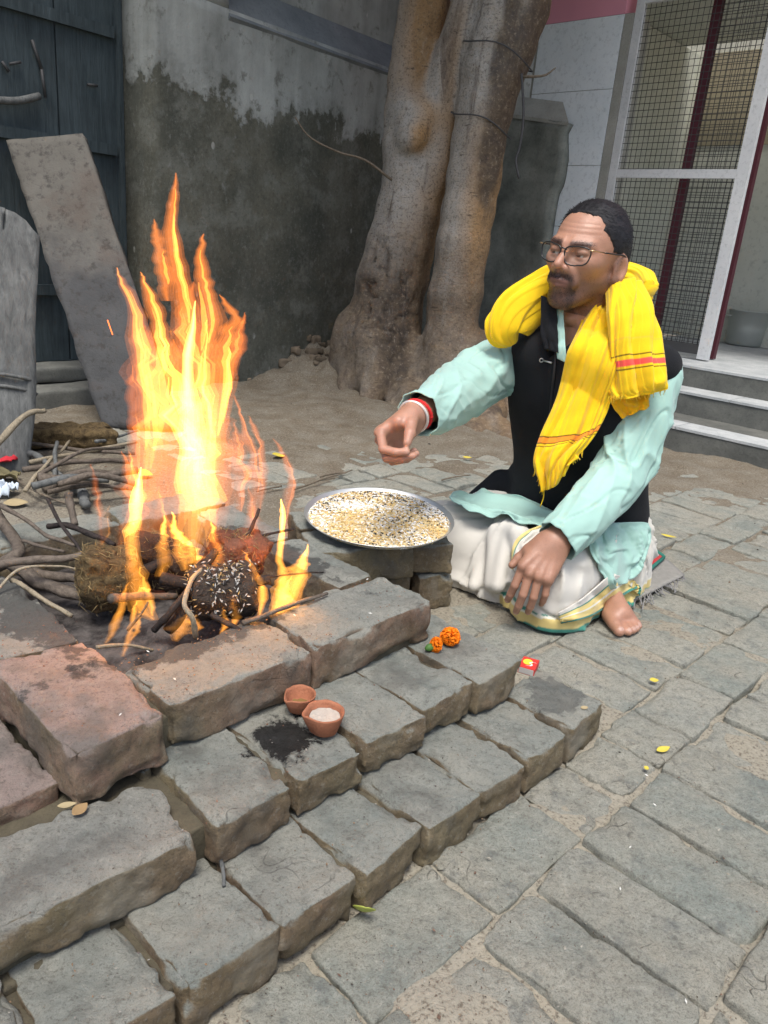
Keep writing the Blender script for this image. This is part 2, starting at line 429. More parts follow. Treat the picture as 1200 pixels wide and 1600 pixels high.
# ================================================================== ground
def heap(x, y):
    d = ((x + .47) ** 2 / .30 ** 2 + (y - 4.52) ** 2 / .42 ** 2)
    e = ((x - .2) ** 2 / .9 ** 2 + (y - 4.3) ** 2 / .6 ** 2)
    return .15 * np.exp(-d) + .05 * np.exp(-e)
def dirt_cover(u, v, x, y):
    """0 = bare paving, 1 = buried under dirt"""
    n = vnoise(np.stack([u * 3.1, v * 3.1, 0 * u], -1), 5) * .35
    a = np.clip((v - .30) / .5, 0, 1) * np.clip((1.25 - u) / .6, 0, 1)
    b = np.clip((y - 2.5) / .7, 0, 1); c = np.clip((-.45 - u) / .3, 0, 1)
    return np.clip(np.maximum(np.maximum(a, b), c) + n * .6, 0, 1.2)
def ground_z(x, y):
    q = np.stack([x, y, 0 * x], -1)
    rel = q - AO; u = rel @ AU; v = rel @ AV
    dc = dirt_cover(u, v, x, y)
    z = -.0105 + .0068 * fbm(q * 9, 3, 3) + .0025 * vnoise(q * 42, 11) + .012 * np.clip(dc, 0, 1)
    far = np.clip((y - 2.4) / 1.0, 0, 1)
    z = z + far * (.018 * fbm(q * 3.3, 3, 21)) + heap(x, y) * (1 + .35 * fbm(q * 14, 3, 8))
    return z
gx = np.concatenate([[-60, -30, -12, -6, -3.5], np.arange(-2.4, 2.6, .022), [3.4, 5, 9, 20, 60]])
gy = np.concatenate([[-60, -25, -10, -4, -1.5, -.5], np.arange(.1, 5.6, .022), [6.5, 9, 20, 60]])
GX, GY = np.meshgrid(gx, gy, indexing='ij')
GZ = ground_z(GX, GY)
ground = structure('ground', np.stack([GX, GY, GZ], -1).reshape(-1, 3), grid_faces(len(gx), len(gy)), M_DIRT, smooth=True)

# ------------------------------------------------------------------ brick paving, each brick its own piece
pave = bpy.data.objects.new('courtyard_pavement', None); COL.objects.link(pave); pave['kind'] = 'structure'; PIV[pave.name] = A3(0, 0, 0)
def rough_brick(L, W, H, seed, r=.006, n=(12, 7, 4), amp=.0022, chip=.006):
    V, F = rbox(L / 2, W / 2, H / 2, n, r)
    h = A3(L / 2, W / 2, H / 2); s = A3(seed * 3.7, seed * 1.3, seed * 2.1)
    e = np.sort(np.abs(V) - h, axis=1)[:, ::-1]                      # near 0 where two faces meet
    edge = np.clip(1 + e[:, 1] / .016, 0, 1)
    corner = np.clip(1 + e[:, 2] / .02, 0, 1)
    N = np.sign(V) * np.clip(np.abs(V) - (h - .014), 0, 1); N = N / (np.linalg.norm(N, axis=1, keepdims=True) + 1e-9)
    q = V + s
    c1 = np.clip((vnoise(q * 19, seed + 9) - .22) * 4.5, 0, 1); c2 = np.clip((vnoise(q * 58, seed + 3) - .12) * 3.5, 0, 1)
    d = amp * fbm(q * 40, 4, seed, .6) + .003 * vnoise(q * 10, seed + 4) - chip * edge * (.75 * c1 + .35 * c2) - .006 * corner * np.clip(vnoise(q * 15, seed + 2) + .35, 0, 1)
    V = V + N * d[:, None]
    V[:, 0] *= 1 + .025 * math.sin(seed * 1.7); V[:, 1] *= 1 + .025 * math.sin(seed * 2.9)
    V[:, 1] *= 1 + .035 * math.sin(seed * 5.1) * V[:, 0] / (L / 2)    # hand moulded, not quite square
    V[:, 2] += .05 * math.sin(seed * 3.3) * V[:, 1] * V[:, 0] * 4
    return V, F
row_h = []
v = -.0315 - .0  # first course line in front of the altar's bottom step
rows = []
vv = -.012
k = 0
pattern = [.118, .232]
while vv > -1.6:
    rows.append((vv - pattern[k % 2], vv, k)); vv -= pattern[k % 2]; k += 1
vv = -.012; k = 1
while vv < 2.7:
    rows.append((vv, vv + pattern[k % 2], k + 100)); vv += pattern[k % 2]; k += 1
seed = 11
paver_meshes = {}
for (v0, v1, k) in rows:
    wid = v1 - v0; hdr = wid > .15
    step = .120 if hdr else .21
    uu = -1.0 + (k * .077) % .12
    rr = np.random.default_rng(k + 40)
    while uu < 3.4:
        du = step * (1 + rr.uniform(-.07, .07))
        if not hdr and rr.random() < .35: du = .118
        uc, vc = uu + du / 2, (v0 + v1) / 2
        c = ap(uc, vc, 0); seed += 1
        dcv = float(dirt_cover(np.array(uc), np.array(vc), np.array(c[0]), np.array(c[1])))
        inside = (-.9 < uc < .49 and vc > .06 and vc < 1.3) or (.49 <= uc < .6 and .06 < vc < .2)
        if visible(c, 380) and c[1] < 3.35 and dcv < .72 and not inside:
            d = np.linalg.norm(c)
            nn = (9, 6, 2) if not visible(c, 60) else (26, 14, 4) if d < 1.35 else ((16, 9, 3) if d < 1.9 else (9, 6, 2))
            V, F = rough_brick(wid - .005, du - .005, .05, seed, .004, nn, .0016, .009)
            a = math.radians(137) + rr.uniform(-.02, .02)
            zt = -.0265 + rr.uniform(-.005, .005) - .004 * min(1, max(0, dcv)) 
            tx, ty = rr.uniform(-.02, .02, 2)
            b = obj('paving_brick', mesh_data('paving_brick', V, F, M_PAVER), pave, (c[0], c[1], zt), (tx, ty, a))
        uu += du

# ================================================================== boundary wall with door (left and behind the tree)
WD = dirv(52); WN = A3(WD[1], -WD[0], 0)                     # along / towards the yard
WP = A3(-.745, 4.09, 0)
def wp(s, t, z): return WP + s * WD + t * WN + z * ZU
cor = onplane(240, 300, WP, WN); s0 = float((cor - WP) @ WD)
def wgrid(s_a, s_b, z_a, z_b, t, amp=.006, step=.04, th=.25, skirt=None):
    ns, nz_ = max(2, int((s_b - s_a) / step)), max(2, int((z_b - z_a) / step))
    s, z = np.meshgrid(np.linspace(s_a, s_b, ns), np.linspace(z_a, z_b, nz_), indexing='ij')
    P = WP + s[..., None] * WD + t * WN + z[..., None] * ZU
    P = P + WN * (amp * fbm(P * 4, 3, 31))[..., None]
    V = np.concatenate([P.reshape(-1, 3), (P - th * WN).reshape(-1, 3)]); k = ns * nz_
    f = grid_faces(ns, nz_)
    r = np.array([i * nz_ for i in range(ns)] + [(ns - 1) * nz_ + j for j in range(1, nz_)] + [i * nz_ + nz_ - 1 for i in range(ns - 2, -1, -1)] + [j for j in range(nz_ - 2, 0, -1)])
    r2 = np.roll(r, -1)
    return V, np.concatenate([f, f[:, ::-1] + k, np.stack([r2, r, r + k, r2 + k], 1)])
zl = float(onplane(500, 66, WP, WN)[2])
wall = thing('plaster_wall', 'tall damp grey plaster wall with flaking limewash behind the tree and the fire', 'wall', tuple(wp(s0 + 1.5, 0, 0)))
mk('lower_face', *wgrid(s0, s0 + 3.4, -.3, zl, 0, .008), M_PLASTER, wall)
mk('upper_face', *wgrid(s0 + .40, s0 + 3.4, zl - .02, zl + 1.6, -.16, .008), M_PLASTER, wall)
mk('pillar_face', *wgrid(s0, s0 + .399, zl + .002, zl + 1.6, -.001, .006), M_PLASTER, wall)
lq = [wp(s0 + .40, .012, zl - .03), wp(s0 + 3.4, .012, zl - .03), wp(s0 + 3.4, -.155, zl + .16), wp(s0 + .40, -.155, zl + .16)]
mk('ledge', *prism(lq, -.06 * WN - .05 * ZU), M_LEDGE, wall, smooth=False)
# jamb side of the pillar is the end of lower_face; door stands .2 behind
DT = -.24
door = thing('plank_door', 'dark blue grey wooden plank door with nailed battens beside the wall pillar', 'door', tuple(wp(s0 - .5, DT, 0)))
edges = [0.012, .29, .62, .95, 1.35]
for i in range(len(edges) - 1):
    a, b = s0 - edges[i + 1] + .004, s0 - edges[i] - .004
    q = [wp(a, DT, .14), wp(b, DT, .14), wp(b, DT, 2.6), wp(a, DT, 2.6)]
    mk('plank', *prism(q, -.03 * WN), M_DOOR, door, smooth=False)
zb = [float(onplane(100, 30, wp(0, DT, 0), WN)[2]), float(onplane(100, 222, wp(0, DT, 0), WN)[2]), .45]
for z in zb:
    q = [wp(s0 - 1.3, DT + .022, z - .022), wp(s0 - .035, DT + .022, z - .022), wp(s0 - .035, DT + .022, z + .022), wp(s0 - 1.3, DT + .022, z + .022)]
    mk('batten', *prism(q, -.021 * WN), M_DOOR, door, smooth=False)
q = [wp(s0 - .02, DT + .03, .0), wp(s0 - .002, DT + .03, .0), wp(s0 - .002, DT + .03, 2.6), wp(s0 - .02, DT + .03, 2.6)]
mk('door_frame', *prism(q, -.07 * WN), M_DOOR, door, smooth=False)
# nails, latch and a dry leaf caught on it
for (px, py, px2, py2) in [(50, 62, 65, 108), (65, 108, 71, 152), (15, 100, 32, 97), (137, 132, 152, 134), (3, 96, 14, 112)]:
    A, B = onplane(px, py, wp(0, DT + .012, 0), WN), onplane(px2, py2, wp(0, DT + .012, 0), WN)
    mk('hasp', *tube([A, B], .006, 6), M_WIRE, door)
A, B = onplane(-10, 156, wp(0, DT + .03, 0), WN), onplane(62, 150, wp(0, DT + .03, 0), WN)
mk('latch', *tube(spline([A, (A + B) / 2 - .01 * ZU, B], 8), .014, 8), M_OLDWOOD, door)
# threshold blocks under the door
thr = thing('door_threshold', 'worn stone sill step below the plank door', 'step', tuple(wp(s0 - .7, .0, 0)))
for (sa, sb, t0, z0, z1) in [(-1.5, -.62, .02, -.1, .07), (-.615, -.06, .03, -.1, .065), (-1.5, -.05, -.10, .0701, .135)]:
    V, F = rbox((sb - sa) / 2, .12, (z1 - z0) / 2, (14, 5, 4), .015)
    V = V + (.006 * fbm(V * 12 + sa, 2, 3))[:, None] * unit(A3(.3, .5, .8))
    V = WP + (s0 + (sa + sb) / 2 + V[:, :1]) * WD + (t0 - .12 + V[:, 1:2]) * WN + ((z0 + z1) / 2 + V[:, 2:]) * ZU
    mk('sill_stone', V, F, M_RISER, thr)

# ================================================================== temple porch on the right
GD = dirv(-42); GN = A3(GD[1], -GD[0], 0)
if GN @ A3(-1.4, -4.6, 0) < 0: GN = -GN
G0 = A3(1.13, 4.86, 0)
def gp(s, t, z): return G0 + s * GD + t * GN + z * ZU
def gquad(s_a, s_b, z_a, z_b, t, th): return prism([gp(s_a, t, z_a), gp(s_b, t, z_a), gp(s_b, t, z_b), gp(s_a, t, z_b)], -th * GN)
porch = thing('temple_porch', 'white tiled temple porch with pink upper wall and three marble topped steps', 'building', tuple(gp(.4, 0, 0)))
tz = [.0, .62, .96, 1.30, 1.695, 2.06]
for i in range(len(tz) - 1):
    for (a, b) in ((-.60, -.062),):
        V, F = gquad(a, b - .002, tz[i] + .0015, tz[i + 1] - .0015, .03, .05); mk('wall_tile', V, F, M_TILE, porch, smooth=False)
mk('wall_core', *gquad(-.62, -.064, -.1, 2.058, .022, .2), M_COPE, porch, smooth=False)
mk('wall_edge', *gquad(-.06, -.008, .3, 2.06, .026, .2), M_COPE, porch, smooth=False)
mk('pink_wall', *gquad(-.62, -.062, 2.062, 3.4, .026, .2), M_PINK, porch, smooth=False)
mk('lintel', *gquad(-.0615, 2.6, 2.205, 3.4, .0, .2), M_PINK, porch, smooth=False)
mk('porch_floor', *prism([gp(-.05, .335, .292), gp(2.6, .335, .292), gp(2.6, -2.2, .292), gp(-.05, -2.2, .292)], -.4 * ZU), M_RISER, porch, smooth=False)
for i in range(4):
    for j in range(5):
        a, b = -.05 + i * .66, -.05 + (i + 1) * .66 - .003; c, d = .338 - j * .5, .338 - (j + 1) * .5 + .003
        mk('floor_slab', *prism([gp(a, d, .304), gp(a, c, .304), gp(b, c, .304), gp(b, d, .304)], -.0115 * ZU), M_MARBLE, porch, smooth=False)
for zi, (t, z) in enumerate([(.95, .098), (.53, .198)]):
    tb = .53 if zi == 0 else .335
    V, F = rbox(1.35, (t - tb) / 2 + .05, z / 2 + .05, (60, 4, 6), .006)
    V = V + GN * 0; V[:, 1] += .004 * fbm(V * 6, 3, zi)
    Pw = G0 + (1.30 + V[:, :1]) * GD + ((t + tb) / 2 - .05 + V[:, 1:2]) * GN + (z / 2 - .05 - .012 + V[:, 2:]) * ZU
    mk('step_riser', Pw, F, M_RISER, porch)
    a = -.05; r5 = np.random.default_rng(zi)
    while a < 2.6:
        b = min(2.62, a + r5.uniform(.5, .62)); tm = tb + .62 * (t - tb) if zi == 0 else tb
        mk('tread_slab', *prism([gp(a, tm + .002, z), gp(a, t + .004, z), gp(b - .004, t + .004, z), gp(b - .004, tm + .002, z)], -.0118 * ZU), M_MARBLE, porch, smooth=False); a = b
# room behind the gate
room = thing('porch_room', 'dim inner room with pale walls behind the wire mesh gate', 'room', tuple(gp(1, -1.5, .3)))
mk('back_wall', *gquad(-.6, 2.6, .306, 3.4, -1.5, .1), M_INNER, room, smooth=False)
mk('tan_panel', *gquad(-.2, 2.3, 1.62, 2.2, -1.49, .008), M_TAN, room, smooth=False)
mk('brown_board', *gquad(.55, 1.9, 1.95, 2.2, -1.47, .018), M_BROWN, room, smooth=False)
mk('side_wall', *prism([gp(-.3, -.2, .306), gp(-.3, -1.499, .306), gp(-.3, -1.499, 2.2), gp(-.3, -.2, 2.2)], -.1 * GD), M_INNER, room, smooth=False)
0 and mk('end_wall', *prism([gp(2.6, -.2, .306), gp(2.6, -1.499, .306), gp(2.6, -1.499, 2.2), gp(2.6, -.2, 2.2)], .1 * GD), M_INNER, room, smooth=False)
mk('ceiling', *prism([gp(-.45, -.15, 2.206), gp(2.6, -.15, 2.206), gp(2.6, -1.28, 2.206), gp(-.45, -1.28, 2.206)], .1 * ZU), M_INNER, room, smooth=False)  # stops short of the back wall: added unseen roof gap lets daylight in
mk('door_post', *gquad(1.30, 1.42, .306, 2.19, -1.2, .1), M_BROWN, room, smooth=False)
# wire mesh gate
gate = thing('mesh_gate', 'white metal gate leaf with black square wire mesh and a middle rail', 'gate', tuple(gp(.4, 0, .3)))
gw = float((onplane(1138, 420, G0, GN) - G0) @ GD); bar = .042
zm = float(onplane(1060, 272, G0, GN)[2])
mk('stile', *gquad(-.004, bar, .335, 2.2, .02, .035), M_WHITEPAINT, gate, smooth=False)
mk('stile', *gquad(gw - .06, gw, .312, 2.2, .02, .035), M_WHITEPAINT, gate, smooth=False)
for (a, b) in ((zm - .022, zm + .022), (2.10, 2.15)):
    mk('rail', *gquad(bar + .0005, gw - .0605, a, b, .018, .03), M_WHITEPAINT, gate, smooth=False)
mk('rail', *gquad(bar + .0005, gw - .0605, .335, .385, .018, .03), M_WIRE, gate, smooth=False)
parts = []
for x in np.arange(bar, gw - .05, .030): parts.append(tube([gp(x, .0, .34), gp(x, .0, 2.12)], .0016, 4))
for z in np.arange(.36, 2.1, .033): parts.append(tube([gp(bar, .004, z), gp(gw - .05, .004, z + .004)], .0016, 4))
o = mk('wire_mesh', *join(parts), M_WIRE, gate); o['kind'] = 'stuff'
gate2 = thing('inner_mesh_gate', 'second mesh gate leaf on a maroon post standing behind the white gate', 'gate', tuple(gp(.5, -.14, .3)))
mk('post', *gquad(.36, .405, .31, 2.19, -.12, .04), M_MAROON, gate2, smooth=False)
parts = []
gw2 = gw - .02
for x in np.arange(.41, gw2, .026): parts.append(tube([gp(x, -.14, .34), gp(x, -.14, 2.12)], .0016, 4))
for z in np.arange(.35, 2.1, .026): parts.append(tube([gp(.405, -.136, z), gp(gw2, -.136, z)], .0016, 4))
o = mk('wire_mesh', *join(parts), M_WIRE, gate2); o['kind'] = 'stuff'
mk('post', *gquad(gw2 - .03, gw2, .31, 2.19, -.12, .04), M_MAROON, gate2, smooth=False)
# cooking pot on the porch floor
pc = gz(1160, 540, .304)
pot = thing('cooking_pot', 'pale metal cooking pot standing on the porch floor beside the gate', 'pot', tuple(pc))
prof = [(.002, .004), (.105, .004), (.118, .015), (.126, .12), (.136, .235), (.142, .238), (.141, .243), (.132, .240), (.122, .12), (.11, .02), (.002, .015)]
th_ = np.linspace(0, 2 * np.pi, 32, endpoint=False)
def lathe(prof, c, seg=32):
    th = np.linspace(0, 2 * np.pi, seg, endpoint=False); P = np.asarray(prof, float)
    V = np.stack([np.stack([r * np.cos(th), r * np.sin(th), np.full(seg, z)], -1) for r, z in P]).reshape(-1, 3) + np.asarray(c)
    return V, grid_faces(len(P), seg, True)[:, ::-1]
M_POT = simple('pot_metal', (.50, .52, .48), .42, .08, 9, metal=.55)
mk('vessel', *lathe(prof, pc), M_POT, pot)
for s in (-1, 1):
    hp = spline([pc + A3(s * .137, -.03, .2), pc + A3(s * .165, 0, .2), pc + A3(s * .137, .03, .2)], 8); mk('handle', *tube(hp, .005, 6), M_POT, pot)
# low table and small stool inside
tb = thing('low_table', 'small dark table standing inside the dim porch room', 'table', tuple(gp(1.5, -.9, .304)))
mk('table_top', *box(gp(1.5, -.9, .74), (.3, .2, .015), GD, GN), M_BROWN, tb, smooth=False)
for a in (-.26, .26):
    for b in (-.16, .16): mk('leg', *box(gp(1.5 + a, -.9 + b, .515), (.018, .018, .2095), GD, GN), M_BROWN, tb, smooth=False)
sh = thing('wall_shelf', 'little brown wall shelf with orange things on it behind the mesh gate', 'shelf', tuple(gp(.95, -1.42, 1.5)))
mk('board', *box(gp(1.02, -1.43, 1.52), (.16, .06, .01), GD, GN), M_BROWN, sh, smooth=False)
mk('bracket', *box(gp(1.1, -1.44, 1.63), (.03, .05, .1), GD, GN), M_BROWN, sh, smooth=False)
M_ORANGE = simple('marigold_orange', (.85, .23, .01), .7, .2, 60)
mk('bundle', *box(gp(.96, -1.43, 1.545), (.05, .03, .012), GD, GN), simple('dull_orange', (.35, .14, .05), .8), sh, smooth=False)

# low buttress wall between the tree and the porch
pr = thing('buttress_wall', 'low mossy cement wall with pale sloping top between tree and white tiles', 'wall', tuple(gp(-.6, .3, 0)))
PT = .10
cR = onplane(888, 192, gp(0, PT, 0), GN); sR = float((cR - G0) @ GD); zR = float(cR[2])
ns_, nz_ = 26, 36
s_, z_ = np.meshgrid(np.linspace(sR - 1.1, sR, ns_), np.linspace(-.1, 1, nz_), indexing='ij')
zt_ = zR + .14 * (sR - s_) ; zz = np.where(z_ < 0, z_, z_ * zt_)
ss = s_ - np.where(s_ > sR - .06, .03 * np.clip(.5 + fbm(np.stack([z_ * 7, s_ * 0, s_ * 0], -1), 3, 4), 0, 1) * (z_ < .97), 0)
P = G0 + ss[..., None] * GD + PT * GN + zz[..., None] * ZU; P = P + GN * (.008 * fbm(P * 5, 3, 2))[..., None]
Vb = np.concatenate([P.reshape(-1, 3), (P - .062 * GN).reshape(-1, 3)]); kk = ns_ * nz_; f = grid_faces(ns_, nz_)
r_ = np.array([i * nz_ for i in range(ns_)] + [(ns_ - 1) * nz_ + j for j in range(1, nz_)] + [i * nz_ + nz_ - 1 for i in range(ns_ - 2, -1, -1)] + [j for j in range(nz_ - 2, 0, -1)]); r2_ = np.roll(r_, -1)
mk('wall_face', Vb, np.concatenate([f, f[:, ::-1] + kk, np.stack([r2_, r_, r_ + kk, r2_ + kk], 1)]), M_PIER, pr)
mk('sloping_top', *prism([gp(sR - 1.1, PT + .004, zR + .14 * 1.1 + .004), gp(sR + .003, PT + .004, zR + .004), gp(sR - .10, PT - .068, zR + .125), gp(sR - 1.1, PT - .068, zR + .27)], -.02 * ZU), M_COPE, pr, smooth=False)
# ================================================================== tree
def m_bark():
    t = NT('smooth_bark'); p = t.pos(); a = t.attr()
    rg = t.noise(t.pos((3, 3, 26)), 3.2, 6, .65, .3); n2 = t.noise(p, 22, 7, .7); n3 = t.noise(p, 120, 5, .7); sp = t.voro(t.pos((1, 1, .55)), 34)
    c = t.mix(t.ramp(n2, [(.4, 0.), (.75, .35)]), a, (.34, .25, .14))
    c = t.mix(t.ramp(rg, [(.24, .6), (.33, 0.)]), c, (.05, .035, .022))
    vs = t.noise(t.pos((9, 9, 1.1)), 1.0, 6, .65, .8); c = t.mix(t.ramp(vs, [(.56, 0.), (.68, .75)]), c, (.075, .055, .042)); c = t.mix(t.ramp(vs, [(.28, .6), (.42, 0.)]), c, (.27, .255, .22))
    c = t.mix(t.ramp(sp, [(.05, .75), (.12, 0.)]), c, (.07, .045, .03))
    c = t.mix(t.ramp(n3, [(.36, .6), (.47, 0.)]), c, (.08, .058, .042)); n8 = t.noise(p, 55, 8, .75); c = t.mix(t.ramp(n8, [(.36, .6), (.46, 0.)]), c, (.075, .055, .04)); c = t.mix(t.ramp(n8, [(.54, 0.), (.66, .45)]), c, (.40, .33, .24))
    hc = t.noise(t.pos((5, 5, 34)), 3.0, 5, .6, .4); c = t.mix(t.math('MULTIPLY', t.ramp(hc, [(.33, 1.), (.38, 0.)]), t.ramp(n2, [(.45, 0.), (.55, .8)])), c, (.045, .033, .025))
    b = t.bump(rg, .005, .4); b = t.bump(n2, .014, .8, b); b = t.bump(n3, .006, .9, b)
    return t.done(c, .82, b, spec=.25)
M_BARK = m_bark()
tree = thing('old_tree', 'old twin trunked tree with smooth orange grey bark and spreading roots against the wall', 'tree', (0.0, 4.2, 0.0))
def tp(px, py, Y): return at(px, py, Y)
stems = [
    ([(592, 590, 4.22, .22), (602, 500, 4.22, .19), (620, 400, 4.24, .180), (643, 300, 4.26, .160), (640, 210, 4.28, .135), (646, 110, 4.30, .110), (664, 0, 4.32, .112), (690, -300, 4.3, .10)]),
    ([(668, 280, 4.26, .12), (685, 190, 4.24, .095), (708, 100, 4.20, .085), (738, -10, 4.16, .09), (790, -300, 4.2, .08)]),
    ([(694, 620, 4.02, .165), (702, 540, 4.02, .140), (716, 400, 4.02, .128), (734, 300, 4.04, .122), (751, 200, 4.06, .128), (775, 100, 4.08, .145), (802, 0, 4.1, .165), (850, -300, 4.1, .16)]),
]
roots = [((560, 520, 4.2, .13), (512, 598, 4.18, .03)), ((570, 540, 4.15, .14), (535, 618, 3.98, .03)), ((600, 540, 4.1, .15), (575, 628, 3.85, .045)),
         ((640, 560, 4.1, .10), (640, 645, 3.66, .04)), ((650, 590, 4.05, .08), (607, 648, 3.7, .035)), ((700, 560, 4.0, .15), (680, 640, 3.75, .05)),
         ((720, 580, 4.0, .14), (745, 682, 3.36, .045)), ((730, 560, 4.05, .15), (790, 690, 3.36, .05)), ((600, 600, 4.05, .05), (690, 560, 3.9, .04)), ((745, 560, 4.1, .14), (830, 660, 3.7, .05))]
segs = []
for st in stems:
    q = spline([list(tp(x, y, Y)) + [r] for x, y, Y, r in st], 14)
    segs.append(q)
def f_tree(p):
    d = None
    for q in segs:
        e = None
        for i in range(len(q) - 1):
            c = s_cap(p, q[i, :3], q[i + 1, :3], q[i, 3], q[i + 1, 3]); e = c if e is None else smin(e, c, .03)
        d = e if d is None else smin(d, e, .055)
    for a, b in roots:
        A, B = tp(*a[:3]), tp(*b[:3]); A2 = (A + B) / 2 - .06 * ZU
        d = smin(d, s_cap(p, A, A2, a[3], (a[3] + b[3]) / 2), .06); d = smin(d, s_cap(p, A2, B, (a[3] + b[3]) / 2, b[3]), .05)
    kn = tp(650, 185, 4.16); d = smin(d, np.sqrt(((p - kn.astype(np.float32)) ** 2).sum(-1)) - .075, .08)
    kn = tp(640, 215, 4.1); d = smin(d, np.sqrt(((p - kn.astype(np.float32)) ** 2).sum(-1)) - .06, .06)
    return d
V, F = nets(f_tree, (-.75, 3.2, -.1), (1.35, 4.75, 3.15), .018)
N = vnormals(V, F)
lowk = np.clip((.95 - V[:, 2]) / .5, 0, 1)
rough_zone = np.clip(1 - np.linalg.norm((V - tp(600, 470, 4.05)) * A3(1 / .22, 1 / .4, 1 / .42), axis=1), 0, 1)
crack = np.abs(vnoise(V * A3(16, 16, 13), 2))
d = .010 * fbm(V * A3(5, 5, 3), 3, 2) + .0012 * fbm(V * A3(9, 9, 42), 3, 5) + .010 * fbm(V * A3(7, 7, 1.4), 3, 15) + lowk * .014 * fbm(V * A3(11, 11, 4), 3, 7) + np.minimum(rough_zone * 2, 1) * (-.018 * (crack < .10) + .004)
V2 = V + N * d[:, None]
side = np.clip(-.75 * N[:, 0] - .35 * N[:, 1] + .55 * fbm(V * A3(2.5, 2.5, 1.1), 3, 3) - .05, 0, 1)  # grey bark patches, weighted to left-facing sides to paint in cool light
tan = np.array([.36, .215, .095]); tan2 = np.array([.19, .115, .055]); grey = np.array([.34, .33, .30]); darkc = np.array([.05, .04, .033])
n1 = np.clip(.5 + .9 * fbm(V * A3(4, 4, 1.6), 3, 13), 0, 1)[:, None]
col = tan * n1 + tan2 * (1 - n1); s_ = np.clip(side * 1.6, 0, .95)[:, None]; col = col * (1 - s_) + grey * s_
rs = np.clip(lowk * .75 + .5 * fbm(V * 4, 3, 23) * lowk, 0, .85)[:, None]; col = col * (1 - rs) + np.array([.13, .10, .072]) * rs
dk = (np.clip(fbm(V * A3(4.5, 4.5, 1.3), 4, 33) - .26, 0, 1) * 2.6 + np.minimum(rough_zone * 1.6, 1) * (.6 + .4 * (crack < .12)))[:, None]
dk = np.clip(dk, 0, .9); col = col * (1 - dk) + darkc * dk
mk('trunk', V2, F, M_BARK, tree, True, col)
# limbs and crown out of view above, massed leftward to shade wall and trunk
M_LEAF = simple('tree_leaf', (.06, .11, .03), .6, .3, 3)
lim = []; tops = [segs[0][-1, :3], segs[1][-1, :3], segs[2][-1, :3]]
rl = np.random.default_rng(3); tips = []
for tpt in tops:
    for k in range(3):
        e = tpt + A3(rl.uniform(-2.6, .7), rl.uniform(-1.2, 1.6), rl.uniform(.7, 1.9)); mid = (tpt + e) / 2 + A3(rl.uniform(-.2, .2), rl.uniform(-.2, .2), .25)
        pth = spline([tpt - .1 * ZU, mid, e], 10); mk('limb', *tube(pth, np.linspace(.11, .03, 10), 8), simple('limb_bark', (.2, .14, .09), .85), tree); tips.append(e); tips.append(mid)
Vl, Fl = [], []
for e in tips:
    for k in range(420):
        c = e + rl.normal(0, .55, 3) * A3(1, 1, .55)
        if visible(c, 30): continue
        a = unit(rl.normal(0, 1, 3)); b = unit(np.cross(a, rl.normal(0, 1, 3))); L = rl.uniform(.09, .14)
        i = len(Vl); Vl += [c - a * L, c + b * L * .45, c + a * L, c - b * L * .45]; Fl.append([i, i + 1, i + 2, i + 3])
o = mk('shade_crown', np.array(Vl), Fl, M_LEAF, tree, False); o['kind'] = 'stuff'
# wires wound round the right stem, hanging cable, dry twigs
def ring_wire(py, tilt, r, name):
    c = tp(751 + (200 - py) * .24, py, 4.07); pts = []
    for a in np.linspace(0, 2 * np.pi, 26): pts.append(c + A3(math.cos(a) * r, math.sin(a) * r, tilt * math.cos(a) + .012 * math.sin(3 * a)))
    return mk(name, *tube(pts, .0035, 5, False), M_WIRE, None)
wi = ring_wire(88, -.05, .168, 'binding_wire'); tag(wi, 'thin dark wire wound round the right trunk near the pink wall', 'wire')
wi = ring_wire(196, -.045, .150, 'binding_wire'); tag(wi, 'thin dark wire wound round the right trunk below the knot', 'wire')
pts = spline([tp(815, 115, 3.95), tp(818, 180, 3.94), tp(812, 230, 3.94), tp(806, 250, 3.94), tp(811, 279, 3.93)], 20)
tag(mk('hanging_cable', *tube(pts, .006, 6), M_WIRE), 'black cable hanging down beside the right trunk', 'cable')
M_TWIG = m_wood('dry_twig', (.10, .075, .05), (.24, .20, .15), (30, 30, 30))
M_PALETWIG = m_wood('pale_twig', (.22, .18, .12), (.40, .34, .24), (30, 30, 30))
pts = spline([tp(818, 120, 3.95), tp(850, 118, 3.9), tp(868, 106, 3.9)], 8); tag(mk('broken_twig', *tube(pts, np.linspace(.007, .003, 8), 6), M_TWIG), 'short dark broken twig stub on the right trunk', 'twig')
pts = spline([tp(612, 281, 4.0), tp(570, 250, 3.9), tp(530, 238, 3.85), tp(485, 215, 3.8), tp(461, 183, 3.78)], 20); tag(mk('bare_twig', *tube(pts, np.linspace(.0065, .003, 20), 6), M_TWIG), 'long curved bare twig sticking out of the left trunk', 'twig')
